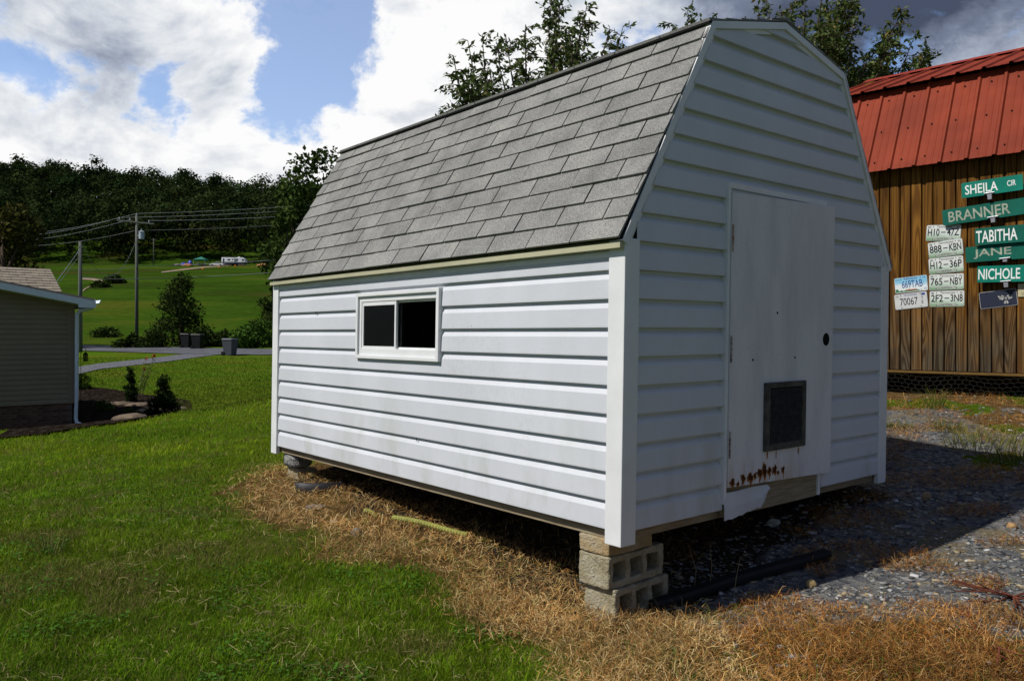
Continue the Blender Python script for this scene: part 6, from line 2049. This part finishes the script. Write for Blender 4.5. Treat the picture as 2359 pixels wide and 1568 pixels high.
o = fast_mesh('dry_grass', V, F, M_straw, C); tag(o, 'matted brown and tan dead grass along the shed', 'dry grass', kind='stuff')
# taller dead wisps in the straw and by the barn
n = 800
x, y = scatter(n, 2.7, 8.2, -.40, .66)
k = ((in_poly(x, y, STRAW) & ~in_poly(x, y, UNDER)) | (in_poly(x, y, BARNSTRIP) & (y > 6.2)) ) & (gr.random(n) < .9)
x, y = x[k], y[k]; n = len(x)
V, F, C = straws(x, y, T(x, y),   .08 + .12 * gr.random(n), .0013 + .0008 * gr.random(n), .3 + .8 * gr.random(n), np.array((.46, .34, .17)) * (.5 + .7 * gr.random((n, 1))))
o = fast_mesh('dry_wisps', V, F, M_straw, C); tag(o, 'long bent straw wisps standing out of the dead grass', 'dry grass', kind='stuff')
# ---- green tufts
def tuft(label, px_, py_, nb, rad, hh, c, seed):
    r = np.random.default_rng(seed)
    p = hit(px_, py_)
    a = r.random(nb) * 6.28; rr = rad * np.sqrt(r.random(nb))
    P = np.c_[rr * np.cos(a), rr * np.sin(a), np.zeros(nb)]
    P[:, 2] = T(P[:, 0] + p.x, P[:, 1] + p.y) - p.z - .004
    col = np.array(c) * (.6 + .8 * r.random((nb, 1)))
    dd = r.random(nb) < .25; col[dd] = np.array((.30, .24, .10)) * (.6 + .6 * r.random((dd.sum(), 1)))
    V, F, C = blades(P, hh * (.5 + .7 * r.random(nb)), .003 + .002 * r.random(nb), .3 + .7 * r.random(nb), a + r.normal(0, .6, nb), r.random(nb) * 6.28, col)
    o = fast_mesh('grass_tuft', V, F, M_blade, C); o.location = p
    tag(o, label, 'grass tuft', 'green tufts')
tuft('big green grass tuft on the gravel in front of the barn', 2265, 1030, 260, .26, .15, (.15, .165, .03), 1)
tuft('green tuft at the right edge below the barn', 2345, 1065, 110, .14, .13, (.09, .12, .02), 2)
tuft('thin green tuft close under the barn wall', 2152, 940, 90, .07, .20, (.09, .13, .02), 3)
tuft('short green tuft beside the white shed corner post', 2070, 985, 120, .10, .07, (.09, .12, .02), 4)
tuft('yellowish green tuft in the middle of the yard before the barn', 2185, 990, 150, .12, .10, (.12, .14, .03), 5)
tuft('tall dark blade tuft on the lawn at the left', 118, 1275, 40, .06, .16, (.05, .09, .02), 6)
tuft('green weeds in the straw at the bottom of the picture', 1480, 1545, 420, .22, .05, (.07, .12, .015), 7)
tuft('bright weed patch at the edge of straw and lawn', 1275, 1545, 300, .16, .05, (.08, .14, .015), 8)
# ---- gravel chips
n = 32000
x, y = scatter(n, 2.3, 8.0, .08, .95, .9)
jx, jy = gr.normal(0, .06, n), gr.normal(0, .06, n)
gpatch = vnoise(x, y, .5, 22)
ing = in_poly(x + jx, y + jy, GRAVEL) & (gpatch > .22)
st2 = in_poly(x, y, BARNSTRIP) & (gr.random(n) < .40)
st3 = in_poly(x, y, STRAW) & (x > .8) & (gr.random(n) < .12)
und = in_poly(x, y, UNDER) & (gr.random(n) < .25)
k = ing | st2 | st3 | und
x, y = x[k], y[k]; n = len(x)
cube = np.array([(-1, -1, -1), (1, -1, -1), (1, 1, -1), (-1, 1, -1), (-1, -1, 1), (1, -1, 1), (1, 1, 1), (-1, 1, 1)], float)
ct = np.array([(0, 2, 1), (0, 3, 2), (4, 5, 6), (4, 6, 7), (0, 1, 5), (0, 5, 4), (1, 2, 6), (1, 6, 5), (2, 3, 7), (2, 7, 6), (3, 0, 4), (3, 4, 7)])
s = .004 + .014 * gr.random(n) ** 3.6
sx = np.c_[s * (1 + 1.0 * gr.random(n)), s * (.6 + .4 * gr.random(n)), s * (.16 + .28 * gr.random(n))]
V = cube[None] * sx[:, None, :]
V = V * (1 - .5 * (gr.random((n, 8, 1))))                       # chipped, irregular corners
V[:, 4:, :2] *= (.55 + .4 * gr.random((n, 1, 1)))
az = gr.random(n) * 6.28; tx = gr.normal(0, .28, n)
c_, s_ = np.cos(tx), np.sin(tx)
V = np.stack([V[..., 0], V[..., 1] * c_[:, None] - V[..., 2] * s_[:, None], V[..., 1] * s_[:, None] + V[..., 2] * c_[:, None]], -1)
c_, s_ = np.cos(az), np.sin(az)
V = np.stack([V[..., 0] * c_[:, None] - V[..., 1] * s_[:, None], V[..., 0] * s_[:, None] + V[..., 1] * c_[:, None], V[..., 2]], -1)
V += np.c_[x, y, T(x, y) + sx[:, 2] * .5][:, None, :]
t = gr.random((n, 1))
col = np.where(t < .60, np.array((.160, .160, .158)), np.where(t < .74, np.array((.27, .27, .26)), np.array((.25, .20, .125)))) * (.45 + .9 * gr.random((n, 1)))
bright = gr.random(n) < .03; col[bright] = .42
F = (np.arange(n)[:, None, None] * 8 + ct[None]).reshape(-1, 3)
o = fast_mesh('gravel', V.reshape(-1, 3), F, leafy('gravel_chip', 0.0, .85, .12), np.repeat(col, 8, 0)); tag(o, 'grey slate gravel chips spread beside the shed and before the barn', 'gravel', kind='stuff')
